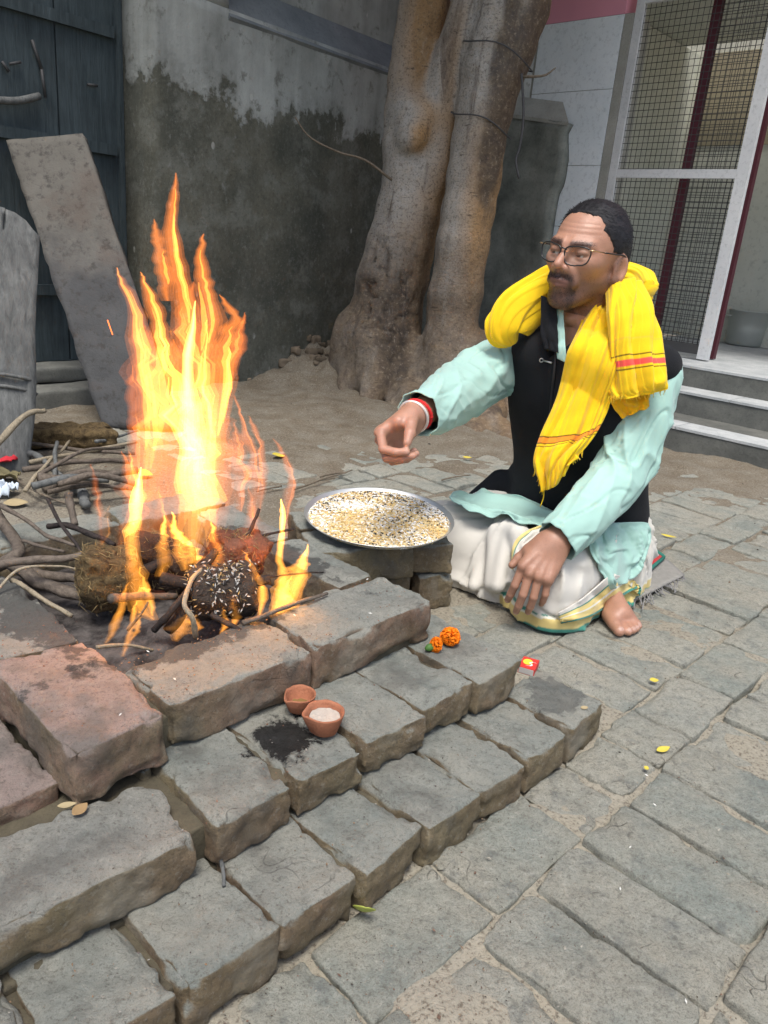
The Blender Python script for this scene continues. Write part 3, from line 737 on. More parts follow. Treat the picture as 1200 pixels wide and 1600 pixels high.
# ================================================================== stepped brick fire altar
def m_brick(pink=False):
    t = NT('old_brick'); p = t.pos(); r = t.rand(); nz = t.nz()
    n1 = t.noise(p, 9, 6, .62); n2 = t.noise(p, 38, 8, .7); n3 = t.noise(p, 230, 5, .72); n4 = t.noise(p, 3.4, 4); n5 = t.noise(p, 95, 9, .78); n6 = t.noise(t.rot(p, (.4, .2, 1.)), 620, 4, .7)
    side = t.mix(t.ramp(n1, [(.35, 0.), (.66, 1.)]), (.185, .140, .080), (.235, .165, .105))
    side = t.mix(t.ramp(n4, [(.42, 0.), (.62, .8)]), side, (.245, .205, .12))
    side = t.mix(t.ramp(n2, [(.58, 0.), (.75, .55)]), side, (.33, .29, .215))
    red = t.mix(n2, (.26, .14, .105), (.36, .22, .17))
    side = t.mix(t.math('MULTIPLY', (t.ramp(r, [(.90, 0.), (.94, .4)]) if not pink else .8), t.ramp(n1, [(.4, .3), (.6, 1.)])), side, red)
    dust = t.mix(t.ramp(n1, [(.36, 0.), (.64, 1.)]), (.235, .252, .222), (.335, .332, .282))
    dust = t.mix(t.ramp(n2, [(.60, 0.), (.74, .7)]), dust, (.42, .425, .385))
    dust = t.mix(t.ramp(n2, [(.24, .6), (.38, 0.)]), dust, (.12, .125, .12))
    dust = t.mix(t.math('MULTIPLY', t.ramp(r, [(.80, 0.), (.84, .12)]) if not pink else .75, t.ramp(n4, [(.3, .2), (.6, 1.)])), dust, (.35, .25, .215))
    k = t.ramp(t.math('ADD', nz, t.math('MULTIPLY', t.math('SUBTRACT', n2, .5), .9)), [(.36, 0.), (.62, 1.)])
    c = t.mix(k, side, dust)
    c = t.mix(t.ramp(n3, [(.35, .55), (.45, 0.)]), c, (.09, .078, .062))
    c = t.mix(t.ramp(n5, [(.35, .6), (.46, 0.)]), c, (.11, .10, .08)); c = t.mix(t.ramp(n5, [(.54, 0.), (.66, .45)]), c, (.42, .40, .335)); c = t.mix(t.ramp(n6, [(.35, .4), (.46, 0.)]), c, (.08, .07, .058))
    sp = t.voro(p, 95); c = t.mix(t.ramp(sp, [(.03, .75), (.09, 0.)]), c, (.34, .31, .25))
    big = t.noise(t.rot(p, (.3, .5, .2)), 6.5, 5, .6); c = t.mix(t.ramp(big, [(.36, .55), (.46, 0.)]), c, (.12, .115, .10)); c = t.mix(t.ramp(big, [(.54, 0.), (.66, .5)]), c, (.36, .335, .27))
    # oil spilled round the lamps, soot on the rim and on the low end brick
    def stain(u, v, z, ru, rv):
        q = ap(u, v, z); mp = t.n('Mapping', vector_type='TEXTURE'); t.put(mp.inputs['Vector'], p); mp.inputs['Location'].default_value = q
        mp.inputs['Rotation'].default_value = (0, 0, math.radians(47)); mp.inputs['Scale'].default_value = (ru, rv, .02)
        ln = t.n('VectorMath', operation='LENGTH'); t.put(ln.inputs[0], mp.outputs[0])
        return t.ramp(t.math('ADD', ln.outputs['Value'], t.math('ADD', t.math('MULTIPLY', t.math('SUBTRACT', n1, .5), 1.5), t.math('MULTIPLY', t.math('SUBTRACT', n2, .5), 1.3))), [(.60, 1.), (.74, 0.)])
    oil = stain(.03, .195, .115, .085, .075); soot = stain(.50, .05, .055, .075, .075)
    c = t.mix(t.math('MULTIPLY', oil, .95), c, (.014, .013, .013)); c = t.mix(t.math('MULTIPLY', soot, .5), c, (.06, .06, .06))
    s3 = stain(.02, .37, .185, .30, .05); s4 = stain(.31, .55, .185, .06, .25); s5 = stain(-.15, .6, .185, .06, .3)
    for s_ in (s3, s4, s5): c = t.mix(t.math('MULTIPLY', s_, .72), c, (.045, .043, .042))
    rough = t.mix(oil, (.88, .88, .88), (.12, .12, .12))
    cr = t.n('TexVoronoi', feature='DISTANCE_TO_EDGE'); dv = t.n('Mix', data_type='VECTOR'); dv.inputs[0].default_value = .15; t.put(dv.inputs[4], p); nn = t.n('TexNoise'); nn.inputs['Scale'].default_value = 9; t.put(nn.inputs['Vector'], p); t.put(dv.inputs[5], nn.outputs['Color']); t.put(cr.inputs['Vector'], dv.outputs[1]); cr.inputs['Scale'].default_value = 13
    crk = t.math('MULTIPLY', t.ramp(cr.outputs[0], [(.0, 1.), (.012, 0.)]), t.ramp(n1, [(.57, 0.), (.63, 1.)])); c = t.mix(t.math('MULTIPLY', crk, .45), c, (.045, .04, .036))
    b = t.bump(n1, .009, .6); b = t.bump(n2, .007, .9, b); b = t.bump(n5, .006, 1.0, b); b = t.bump(n3, .0028, 1.0, b); b = t.bump(crk, -.002, .5, b)
    return t.done(c, rough, b, spec=.25)
M_BRICK = m_brick(); M_PINKBRICK = m_brick(True)
M_MORTAR = m_concrete('mud_mortar', (.060, .052, .036), (.125, .108, .072), 24)  # mud mortar, darkened so the joints look like shaded gaps
altar = thing('brick_fire_altar', 'stepped square fire altar of worn grey brown bricks holding the fire', 'altar', tuple(ap(.08, .4, 0)))
T1, T2, T3 = .055, .115, .188
bs = [500]
def lay(u0, u1, v0, v1, z0, z1, gap=.005, yaw=0, n=None, chip=.010, r=.005, tilt=(0, 0), name='brick', dz=0, mat=None):
    bs[0] += 1; du, dv = u1 - u0 - gap, v1 - v0 - gap
    n = (max(6, int(du / .0065)), max(6, int(dv / .0065)), 10); r = .0042
    V, F = rough_brick(du, dv, z1 - z0, bs[0], r, n, .0028, chip)
    c = ap((u0 + u1) / 2, (v0 + v1) / 2, (z0 + z1) / 2 + dz)
    o = obj(name, mesh_data(name, V, F, mat or M_BRICK), altar, c - PIV[altar.name], (tilt[0], tilt[1], math.radians(47 + yaw))); return o
def core(u0, u1, v0, v1, z0, z1):
    c = ap((u0 + u1) / 2, (v0 + v1) / 2, (z0 + z1) / 2); V, F = rbox((u1 - u0) / 2, (v1 - v0) / 2, (z1 - z0) / 2, (20, 20, 4), .004)
    V = V + (.003 * fbm(V * 30, 2, 5))[:, None] * np.sign(V); V = c + V[:, :1] * AU + V[:, 1:2] * AV + V[:, 2:] * ZU
    mk('mortar_core', V, F, M_MORTAR, altar)
core(-1.0, .55, .012, .11, -.05, .040); core(-1.0, .46, .11, 1.10, -.05, .046)
core(-1.0, .452, .125, 1.05, .046, .101)
core(-.238, .38, .255, .372, .101, .168); core(-.238, -.13, .372, 1.0, .101, .168); core(.312, .385, .372, .95, .101, .168); core(-.13, .312, .86, .95, .101, .168)
# bottom step: headers side by side
js = [-.60, -.482, -.365, -.250, -.134, -.016, .099, .209, .322, .440, .570]
yv = [-.006, -.004, .004, -.012, -.010, -.014, -.018, -.016, -.020, -.012]
for i in range(len(js) - 1):
    v1 = .121 if i == len(js) - 2 else .222
    lay(js[i], js[i + 1], yv[i] - .004, v1, -.012, T1 + [0, 0, -.003, .002, .001, -.002, .002, -.001, -.002, .003][i], yaw=[0, 2, -2, 1, -1, 1.5, 0, -1, 1, 3][i], tilt=(.012 * math.sin(i * 2.1), .014 * math.cos(i * 1.7)), chip=.013)
# middle step
lay(-.415, -.160, .103, .232, T1 + .001, T2 + .004, yaw=-5, chip=.012, tilt=(.0, .01))
j2 = [-.137, -.022, .100, .222, .343, .472]
for i in range(5):
    lay(j2[i], j2[i + 1], [.098, .094, .100, .104, .100][i], .335, T1 + .001, T2 + [.002, -.002, .001, 0, .003][i], yaw=[-2, 1, 0, 1.5, -1][i], tilt=(.012 * math.cos(i), .012 * math.sin(i * 1.3)), chip=.015 if i == 0 else .011, r=.012 if i == 0 else .009)
lay(-.160, -.138, .235, .33, T1, T2)
lay(-.375, -.248, .262, .49, T1 + .01, T2 + .014, yaw=3, mat=M_PINKBRICK); lay(-.375, -.25, .495, .73, T1 + .01, T2 + .012, yaw=-1); lay(-.5, -.38, .262, .49, T1 + .01, T2 + .006); lay(-.5, -.38, .495, .73, T1 + .01, T2 + .006)
lay(-.67, -.42, .11, .235, T1, T2 + .002); lay(-.67, -.505, .262, .49, T1, T2 + .004)
lay(-.375, -.25, .735, .97, T1, T2 + .006); lay(.392, .47, .34, .57, T1, T2 - .004); lay(.395, .47, .575, .80, T1, T2 - .006)
# rim
lay(-.250, -.118, .226, .462, T2 + .002, T3 + .004, chip=.012, mat=M_PINKBRICK)['label'] = 'pinkish corner brick of the rim'
lay(-.118, .128, .240, .376, T2 + .002, T3, chip=.011, n=(26, 14, 9), r=.010, yaw=.5)
lay(.128, .392, .244, .380, T2 + .002, T3 + .003, chip=.013, n=(26, 14, 9), r=.013, yaw=1)
lay(-.250, -.122, .466, .70, T2 + .002, T3 + .001, n=(12, 22, 7)); lay(-.250, -.124, .704, .94, T2 + .002, T3 - .001)
lay(.296, .394, .384, .615, T2 + .002, T3 - .002, r=.014); lay(.300, .394, .62, .85, T2 + .002, T3 - .004)
lay(.15, .394, .855, .96, T2 + .002, T3); lay(-.10, .146, .855, .96, T2 + .002, T3 - .002)
lay(-.12, .12, .385, .40, T2 - .05, T3 - .03); lay(.12, .30, .385, .40, T2 - .05, T3 - .03)
# ash bed in the pit
uu, vv_ = np.meshgrid(np.linspace(-.125, .305, 50), np.linspace(.378, .862, 50), indexing='ij')
Pz = AO + uu[..., None] * AU + vv_[..., None] * AV; zz = .118 + .035 * np.exp(-(((uu - .09) / .14) ** 2 + ((vv_ - .6) / .16) ** 2)) + .010 * fbm(Pz * 18, 3, 9)
Pz = Pz + zz[..., None] * ZU
t = NT('ash_and_char'); n = t.noise(scale=30, detail=8, rough=.7); M_ASH = t.done(t.mix(t.ramp(n, [(.35, 0.), (.65, 1.)]), (.022, .018, .016), (.13, .115, .105)), .95, t.bump(n, .01))
mk('ash_bed', Pz.reshape(-1, 3), grid_faces(50, 50), M_ASH, altar)

# ------------------------------------------------------------------ brick stack that carries the plate
stack = thing('brick_stack', 'two course stack of crumbling bricks under the steel plate', 'bricks', (.02, 1.66, 0))
SD = dirv(20); SN = A3(SD[1], -SD[0], 0)
def slay(s0_, s1_, t0, t1, z0, z1, yaw=0):
    bs[0] += 1; V, F = rough_brick(s1_ - s0_, t1 - t0, z1 - z0, bs[0], .007, (26, 18, 12), .003, .014)
    c = A3(.165, 1.575, 0) + (s0_ + s1_) / 2 * SD - (t0 + t1) / 2 * SN + (z0 + z1) / 2 * ZU
    obj('brick', mesh_data('brick', V, F, M_BRICK), stack, c - PIV[stack.name], (0, 0, math.radians(20 + yaw)))
slay(-.085, .0, .0, .20, -.01, .078, 2); slay(-.30, -.09, .005, .115, -.01, .08, -2); slay(-.30, -.095, .12, .23, -.01, .08, 0)
slay(-.098, -.002, -.006, .2, .081, .158, -3); slay(-.33, -.103, -.02, .10, .081, .156, 3); slay(-.33, -.105, .105, .22, .081, .157, 0)
# ================================================================== fire
FK = .0098
def flame_mat(name, colr, strength):
    t = NT(name); t.t.nodes.remove(t.b)
    em = t.n('Emission'); t.put(em.inputs['Color'], colr); t.put(em.inputs['Strength'], strength * FK)
    t.t.links.new(em.outputs[0], t.out.inputs['Volume']); return t.m
FLA = [flame_mat('flame_deep', (1.0, .22, .035), 3.2), flame_mat('flame_orange', (1.0, .25, .032), 4.2), flame_mat('flame_bright', (1.0, .31, .038), 3.4), flame_mat('flame_core', (1.0, .46, .10), 22), flame_mat('flame_hot', (1.0, .38, .05), 92)]
FLS = [flame_mat('streak_deep', (1.0, .24, .04), 14), flame_mat('streak_orange', (1.0, .30, .04), 24), flame_mat('streak_bright', (1.0, .34, .045), 34)]
rf = np.random.default_rng(12)
fire = thing('fire', 'tall orange yellow fire blazing in the brick altar pit', 'fire', tuple(ap(.09, .6, .12)))
def flame(pts, k, Y, thick=.55, lean=0.0):
    """pts: (x, y, half-width) along the tongue, bottom to top, surveyed at depth Y"""
    q = spline(pts, 26); P = np.array([at(x, y, Y + lean * i / 26) for i, (x, y, w_) in enumerate(q)])
    W = np.maximum(q[:, 2], .4) * (Y * .9457 / FOC); ii = np.arange(26)
    jn = lambda f_, s_: vnoise(np.stack([ii * f_, np.full(26, pts[0][0] * .37), np.full(26, pts[0][1] * .11 + s_)], -1), 5)
    rag = np.clip(ii / 10, .15, 1) * (.35 if k == 3 else 1)
    seg = 12; th = np.linspace(0, 2 * np.pi, seg, endpoint=False); V = []
    W = W * (1 + .34 * jn(.55, 1) * rag + .22 * jn(1.3, 2) * rag)
    sx = unit(A3(RM[0, 0], RM[1, 0], RM[2, 0])); sy = A3(0, 1, 0)
    P = P + ((.40 * jn(.45, 3) + .25 * jn(1.1, 4)) * rag * np.maximum(W, .006))[:, None] * sx
    for i in range(26):
        wob = 1 + .18 * np.sin(3 * th + i * .5 + pts[0][0])
        V.append(P[i] + W[i] * (np.cos(th)[:, None] * sx + thick * np.sin(th)[:, None] * sy) * wob[:, None])
    V = np.concatenate(V); F = grid_faces(26, seg, True).tolist(); F.append(list(range(seg))); F.append([25 * seg + i for i in range(seg - 1, -1, -1)])
    o = mk('flame', V, F, FLA[k], fire)
    if W.max() > .004:                                                   # denser inner layers give the tongue soft edges
        for i_, sc in enumerate((.78, .56, .34)):
            C_ = np.repeat(P, seg, 0); fade = np.repeat(np.sin(np.pi * np.clip(np.linspace(.02, .98, 26), 0, 1)) ** (.25 + .15 * i_), seg)[:, None]
            V3 = C_ + (V - C_) * sc * fade; obj('flame_core', mesh_data('flame_core', V3 - PIV[fire.name], F, FLA[k]), o)
    # hotter streaks running up inside the tongue
    nst = int(np.clip(W.max() / .0075, 0, 6)) if k < 3 else 0
    if len(pts) and pts[0][1] > 860 and pts[0][2] > 40: nst = 0
    for j in range(nst):
        i0 = int(rf.integers(0, 10)); i1 = min(25, i0 + int(rf.integers(9, 18))); m_ = i1 - i0 + 1
        if m_ < 5: continue
        off = rf.uniform(-.75, .75); tt = np.linspace(0, 1, m_); dr = rf.uniform(-.25, .25)
        ww = W[i0:i1 + 1] * rf.uniform(.10, .26) * np.sin(np.pi * (.06 + .94 * tt ** .7)) + .0004
        cc = P[i0:i1 + 1] + ((off + dr * tt) * W[i0:i1 + 1] * .8)[:, None] * sx + (rf.uniform(-.4, .4) * thick * W[i0:i1 + 1])[:, None] * sy
        V2 = np.concatenate([cc[q_] + ww[q_] * (np.cos(th)[::2, None] * sx + .9 * np.sin(th)[::2, None] * sy) for q_ in range(m_)])
        F2 = grid_faces(m_, 6, True).tolist(); F2.append(list(range(6))); F2.append([(m_ - 1) * 6 + i for i in range(5, -1, -1)])
        mk('flame_streak', V2, F2, FLS[min(k, 2)], fire)
FY = 1.10
flames = [
 # main column
 ([(300, 880, 10), (305, 800, 34), (310, 770, 38), (300, 690, 22), (296, 640, 14), (292, 570, 10), (300, 520, 6), (306, 470, 1)], 3, FY, .5),
 ([(292, 900, 30), (285, 800, 62), (285, 720, 60), (272, 640, 40), (258, 580, 24), (250, 530, 10), (246, 500, 1)], 2, FY + .03, .35),
 ([(330, 880, 20), (330, 760, 40), (325, 660, 30), (320, 590, 16), (322, 530, 7), (324, 500, 1)], 2, FY + .02, .35),
 ([(230, 900, 14), (240, 800, 26), (238, 700, 30), (225, 620, 24), (215, 540, 18), (205, 480, 13), (192, 440, 7), (183, 418, 1)], 1, FY + .04, .45),
 ([(245, 700, 14), (250, 620, 30), (252, 540, 24), (240, 480, 14), (225, 440, 6), (218, 425, 1)], 1, FY + .06, .45),
 ([(285, 640, 16), (292, 560, 24), (288, 480, 20), (276, 420, 16), (268, 370, 13), (268, 330, 10), (273, 300, 7), (275, 270, 1)], 1, FY + .05, .6),
 ([(262, 470, 10), (255, 430, 14), (248, 395, 12), (244, 365, 7), (240, 342, 1)], 1, FY + .05, .6),
 ([(320, 560, 14), (332, 500, 22), (322, 450, 16), (312, 410, 12), (316, 380, 6), (318, 365, 1)], 1, FY + .0, .55),
 ([(335, 700, 14), (345, 620, 24), (352, 560, 24), (362, 520, 18), (368, 495, 13), (352, 470, 6), (345, 460, 1)], 1, FY + .08, .45),
 ([(350, 610, 4), (360, 580, 12), (372, 535, 11), (380, 500, 4), (382, 488, 1)], 0, FY + .08, .6),
 ([(215, 760, 6), (212, 690, 12), (210, 640, 13), (206, 600, 9), (205, 585, 1)], 0, FY + .05, .8),
 ([(320, 800, 40), (330, 700, 46), (322, 600, 40), (308, 530, 34), (300, 480, 20), (302, 440, 1)], 0, FY + .07, .2),
 ([(230, 780, 30), (250, 700, 44), (244, 620, 42), (232, 560, 30), (225, 520, 12), (222, 500, 1)], 0, FY + .1, .25),
 # thin wisps on the right
 ([(392, 830, 8), (400, 770, 14), (398, 720, 12), (385, 680, 8), (376, 645, 5), (368, 618, 1)], 0, FY + .12, .5),
 ([(405, 800, 4), (412, 750, 8), (408, 700, 8), (395, 665, 4), (388, 650, 1)], 0, FY + .13, .6),
 ([(446, 860, 4), (448, 800, 8), (455, 745, 8), (440, 705, 5), (426, 685, 1)], 0, FY + .13, .6),
 ([(375, 800, 10), (378, 740, 18), (370, 690, 12), (365, 660, 1)], 0, FY + .1, .4),
 # left fringe
 ([(215, 880, 10), (212, 800, 18), (208, 750, 16), (196, 718, 6), (190, 705, 1)], 0, FY + .05, .4),
 ([(160, 862, 8), (158, 820, 9), (152, 780, 9), (146, 745, 4), (142, 725, 1)], 0, FY + .1, .5),
 ([(150, 862, 4), (165, 835, 10), (168, 808, 6), (170, 790, 1)], 2, FY + .05, .7),
 ([(193, 870, 3), (196, 850, 9), (186, 835, 5), (180, 825, 1)], 2, FY + .06, .7),
 ([(225, 870, 8), (220, 810, 16), (215, 760, 18), (205, 720, 8), (200, 705, 1)], 1, FY + .03, .5),
 # bright tongues low in the pit
 ([(240, 968, 8), (222, 950, 22), (214, 915, 22), (206, 870, 14), (208, 820, 12), (214, 770, 9), (220, 730, 1)], 3, FY - .06, .6),
 ([(238, 962, 3), (236, 945, 7), (230, 920, 7), (222, 900, 3), (218, 885, 1)], 3, FY - .08, .8),
 ([(165, 1005, 4), (178, 985, 8), (190, 950, 9), (196, 925, 5), (200, 910, 1)], 2, FY - .08, .8),
 ([(192, 1025, 4), (200, 1000, 7), (206, 975, 7), (210, 950, 3), (212, 940, 1)], 2, FY - .1, .8),
 ([(275, 1000, 8), (280, 985, 20), (285, 972, 16), (290, 960, 1)], 2, FY - .08, .8),
 ([(300, 990, 4), (308, 980, 10), (305, 968, 6), (303, 960, 1)], 2, FY - .06, .8),
 ([(362, 985, 3), (368, 965, 9), (365, 945, 6), (363, 930, 1)], 1, FY - .05, .8),
 ([(405, 965, 4), (410, 930, 9), (398, 895, 6), (385, 870, 3), (380, 860, 1)], 2, FY - .02, .7),
 ([(440, 965, 20), (450, 930, 26), (462, 895, 20), (470, 875, 8), (478, 860, 1)], 2, FY + .03, .5),
 ([(425, 968, 8), (436, 935, 14), (440, 900, 10), (438, 860, 7), (442, 810, 6), (440, 780, 1)], 3, FY + .02, .6),
 ([(432, 965, 16), (442, 940, 16), (450, 915, 6), (455, 900, 1)], 3, FY + .03, .5),
 ([(290, 890, 10), (284, 860, 13), (275, 830, 9), (268, 800, 1)], 3, FY - .02, .6),
 ([(300, 880, 12), (302, 868, 16), (298, 855, 8), (296, 845, 1)], 3, FY - .02, .6),
 ([(262, 900, 30), (265, 860, 34), (255, 820, 22), (250, 780, 8), (248, 760, 1)], 1, FY + .04, .4),
 ([(330, 880, 14), (342, 850, 12), (340, 820, 6), (336, 795, 1)], 1, FY + .02, .6),
 ([(375, 900, 10), (388, 850, 14), (392, 800, 10), (390, 760, 1)], 0, FY + .06, .5),
]
i_low = [i for i, f_ in enumerate(flames) if f_[2] <= FY - .02 or (f_[0][0][1] > 955)]
flames = [(f_[0], 4, *f_[2:]) if i in i_low else f_ for i, f_ in enumerate(flames)]
flames += [([(280, 880, 70), (285, 770, 74), (280, 660, 58), (276, 590, 38), (272, 530, 2)], 0, FY + .08, .35), ([(330, 860, 40), (335, 760, 44), (330, 670, 34), (326, 610, 2)], 0, FY + .06, .4), ([(200, 880, 20), (205, 820, 34), (215, 750, 30), (218, 690, 2)], 0, FY + .04, .5), ([(250, 930, 60), (270, 880, 90), (280, 830, 80), (285, 770, 40), (290, 720, 2)], 0, FY + .06, .5), ([(390, 945, 30), (400, 900, 60), (405, 860, 45), (400, 820, 20), (398, 790, 1)], 0, FY + .10, .5),
 ([(455, 940, 14), (468, 905, 14), (474, 880, 8), (480, 850, 1)], 4, FY + .05, .6), ([(250, 900, 8), (258, 870, 14), (255, 835, 8), (258, 805, 1)], 4, FY + .0, .6), ([(330, 900, 8), (340, 870, 12), (334, 840, 8), (330, 815, 1)], 4, FY + .03, .6),
 ([(205, 1000, 3), (214, 985, 6), (218, 968, 4), (220, 955, 1)], 4, FY - .1, .8), ([(345, 990, 3), (352, 975, 7), (350, 958, 4), (348, 948, 1)], 4, FY - .07, .8)]
for f_ in flames: flame(*f_)
# flying spark
P0, P1 = at(168, 500, 1.1), at(176, 523, 1.1)
t = NT('spark'); t.put(t.b.inputs['Emission Color'], (1, .15, .03)); t.put(t.b.inputs['Emission Strength'], 2.0); M_SPARK = t.done((.1, .02, .01), .9)
mk('spark', *tube([P0, P1], .0007, 5), M_SPARK, fire)
# ================================================================== things on and round the altar
def shade(c, k): return tuple(x * k for x in c)
# ------------------------------------------------------------------ steel plate with mixed grain
pc = gz(592, 816, .172); PR = .166
plate = thing('steel_plate', 'round steel plate heaped with grain resting on the brick stack', 'plate', tuple(pc))
prof = [(.001, .0), (.135, .0), (.150, .003), (.160, .011), (.1655, .0140), (.1665, .0145), (.166, .0128), (.158, .0075), (.150, .0005), (.136, -.0035), (.001, -.0035)]
V, F = lathe(prof, (0, 0, 0), 72)
RT = np.array(Matrix.Rotation(math.radians(3.5), 3, 'X')); 
def platew(P): return pc + A3(0, 0, .004) + np.asarray(P) @ RT.T
mk('dish', platew(V), F[:, ::-1], M_STEEL, plate)
def mound(r, a): return .005 + .026 * np.clip(1 - (r / .156) ** 2.4, 0, 1) ** .75
rg = np.random.default_rng(21)
GR = [(.66, .45, .17), (.72, .56, .28), (.86, .83, .77), (.035, .032, .03), (.50, .32, .12)]
def grain(c, d, n, L, w):
    s = np.cross(d, n); return np.array([c - d * L, c + s * w, c + n * w, c - s * w, c - n * w, c + d * L]), [[0, 2, 1], [0, 3, 2], [0, 4, 3], [0, 1, 4], [5, 1, 2], [5, 2, 3], [5, 3, 4], [5, 4, 1]]
th = np.linspace(0, 2 * np.pi, 48, endpoint=False); rr_ = np.linspace(0.001, .157, 16)
Gm = np.stack([np.stack([r * np.cos(th), r * np.sin(th), mound(np.full(48, r), th)], -1) for r in rr_])
parts = [(platew(Gm.reshape(-1, 3)), grid_faces(16, 48, True)[:, ::-1].tolist(), np.array([.55, .47, .32]))]
for k in range(5200):
    r = .157 * math.sqrt(rg.random()); a = rg.random() * 6.283; x_, y_ = r * math.cos(a), r * math.sin(a)
    dk = .30 + .35 * vnoise(A3(x_ * 26, y_ * 26, 1)[None], 3)[0] + (.25 if y_ > .02 else -.05); q = rg.random()
    white = rg.random() < .60 + .45 * vnoise(A3(x_ * 16 + 5, y_ * 16, 2)[None], 9)[0] + (.12 if y_ > -.02 else -.22)
    c = GR[3] if q < dk * .5 else (GR[2] if white and q < .88 else GR[[0, 1, 4, 1][rg.integers(4)]])
    d = unit(A3(rg.normal(), rg.normal(), rg.normal() * .25)); nn = unit(np.cross(d, A3(rg.normal(), rg.normal(), .1))); L = rg.uniform(.0042, .0060) if c != GR[3] else rg.uniform(.0025, .0040)
    v, f = grain(A3(x_, y_, mound(r, a) + rg.uniform(.0, .0022)), d, nn, L, rg.uniform(.0013, .0019)); parts.append((platew(v), f, np.array(c) * rg.uniform(.8, 1.15)))
def m_attr(name, rough=.7, bump=0):
    t = NT(name); return t.done(t.attr(), rough)
M_ATTR = m_attr('grain_colours')
V, F, C = joinc(parts)
tag(mk('grain_heap', V, F, M_ATTR, None, False, C), 'heap of barley, rice and black sesame on the steel plate', 'grain', kind='stuff')

# ------------------------------------------------------------------ clay lamps
M_CLAY = m_concrete('terracotta', (.28, .105, .055), (.40, .17, .095), 22)
M_GHEE = simple('congealed_ghee', (.60, .55, .47), .35, .25, 160, .004, spec=.5)
def diya(px, py, R, H, spout, label, fill):
    c = gz(px, py, T2 + .001); o = thing('clay_lamp', label, 'lamp', tuple(c), 'small clay lamps on the middle step')
    pr_ = [(.0005, .0), (.60, .0), (.70, .06), (.88, .55), (1.0, .93), (1.0, 1.0), (.93, 1.0), (.86, .85), (.72, .45), (.45, .22), (.0005, .18)]
    V, F = lathe([(r * R, z * H) for r, z in pr_], (0, 0, 0), 44); a = np.arctan2(V[:, 1], V[:, 0]); da = (a - spout + math.pi) % (2 * math.pi) - math.pi
    k = np.exp(-(da / .33) ** 2) * (np.hypot(V[:, 0], V[:, 1]) / R) ** 2; V[:, :2] *= (1 + .20 * k)[:, None]; V[:, 2] *= 1 - .10 * k
    V = V * (1 + .03 * fbm(V * 60, 2, 4))[:, None]; mk('bowl', V + c, F[:, ::-1] if True else F, M_CLAY, o)
    g = np.stack([np.stack([r * np.cos(th), r * np.sin(th), np.full(48, fill * H) + .0012 * vnoise(np.stack([r * np.cos(th) * 200, r * np.sin(th) * 200, th * 0], -1), 3)], -1) for r in np.linspace(.0004, R * (.52 + .36 * fill), 7)])
    mk('oil', g.reshape(-1, 3) + c, grid_faces(7, 48, True)[:, ::-1], M_GHEE if fill > .5 else simple('lamp_oil', (.20, .13, .05), .25), o)
diya(468, 1108, .0225, .026, 3.9, 'small clay lamp nearly empty with amber oil, beside the ghee filled one', .35)
diya(506, 1141, .0270, .031, 3.4, 'clay lamp with pinched spout filled with white ghee on the oily brick', .72)

# ------------------------------------------------------------------ marigolds
M_GREEN = simple('stem_green', (.06, .14, .03), .6)
def marigold(c, R, label, sq=(1, 1, .9), calyx=None, seed=0):
    o = thing('marigold', label, 'flower', tuple(c - A3(0, 0, R * .9)), 'marigold heads on the middle step'); rm = np.random.default_rng(seed); parts = []
    for k in range(230):
        z = 1 - 2 * (k + .5) / 230; a = k * 2.39996; n = A3(math.sqrt(1 - z * z) * math.cos(a), math.sqrt(1 - z * z) * math.sin(a), z); t_ = unit(np.cross(n, rm.normal(0, 1, 3))); s = np.cross(n, t_)
        b = n * R * .55; L = R * rm.uniform(.42, .58); w_ = R * .19; q = unit(n + .7 * t_)
        v = np.array([b - s * w_ * .5, b + s * w_ * .5, b + n * L * .8 + s * w_, b + q * L + s * w_ * .3, b + q * L - s * w_ * .4, b + n * L * .8 - s * w_]) * A3(*sq)
        parts.append((v + c, [[0, 1, 2, 3, 4, 5]], np.array([.90, .24, .004]) * rm.uniform(.75, 1.1)))
    V, F, C = joinc(parts); mk('petals', V, F, M_ATTR, o, False, C)['kind'] = 'stuff'
    if calyx is not None: mk('calyx', *tube([c + calyx * R * .3, c + calyx * R * 1.15, c + calyx * R * 1.6], [R * .45, R * .5, R * .2], 10), M_GREEN, o)
mc = gz(702, 1008, T2 + .002); marigold(mc + A3(0, 0, .0165), .0175, 'round orange marigold head, the larger of two on the brick step', seed=1)
mc = gz(680, 1018, T2 + .002); marigold(mc + A3(0, 0, .0125), .0130, 'small orange marigold lying on its side with green base', (.85, .8, 1.1), A3(-.85, -.4, -.25), 2)

# ------------------------------------------------------------------ match box
mb = gz(826, 1041, T1 + .007); mbx = thing('matchbox', 'red matchbox with yellow oval print on the low end brick', 'matchbox', tuple(mb - A3(0, 0, .006)))
X_, Y_ = dirv(-22), dirv(68)
M_RED = simple('red_card', (.55, .035, .03), .5, .08, 30); M_YELP = simple('yellow_print', (.85, .62, .05), .5); M_WHP = simple('white_print', (.8, .78, .72), .5)
mk('sleeve', *box(mb, (.0145, .020, .0065), X_, Y_), M_RED, mbx, smooth=False)
mk('tray', *box(mb, (.0132, .0206, .0052), X_, Y_), simple('grey_card', (.45, .42, .38), .8), mbx, smooth=False)
ov = [mb + A3(0, 0, .0068) + X_ * (-.003 + .0085 * math.cos(a)) + Y_ * (.003 + .0105 * math.sin(a)) for a in np.linspace(0, 6.283, 24, endpoint=False)]
mk('print', np.array(ov), [list(range(24))], M_YELP, mbx, smooth=False)
sw = spline([mb + A3(0, 0, .0071) + X_ * a + Y_ * b for a, b in ((-.003, -.012), (.004, -.010), (.006, -.004), (.001, 0), (.006, .006), (.011, .005))], 16)
mk('print', *shell(np.stack([sw - X_ * .0016, sw + X_ * .0016], 1), .0002), M_WHP, mbx, smooth=False)

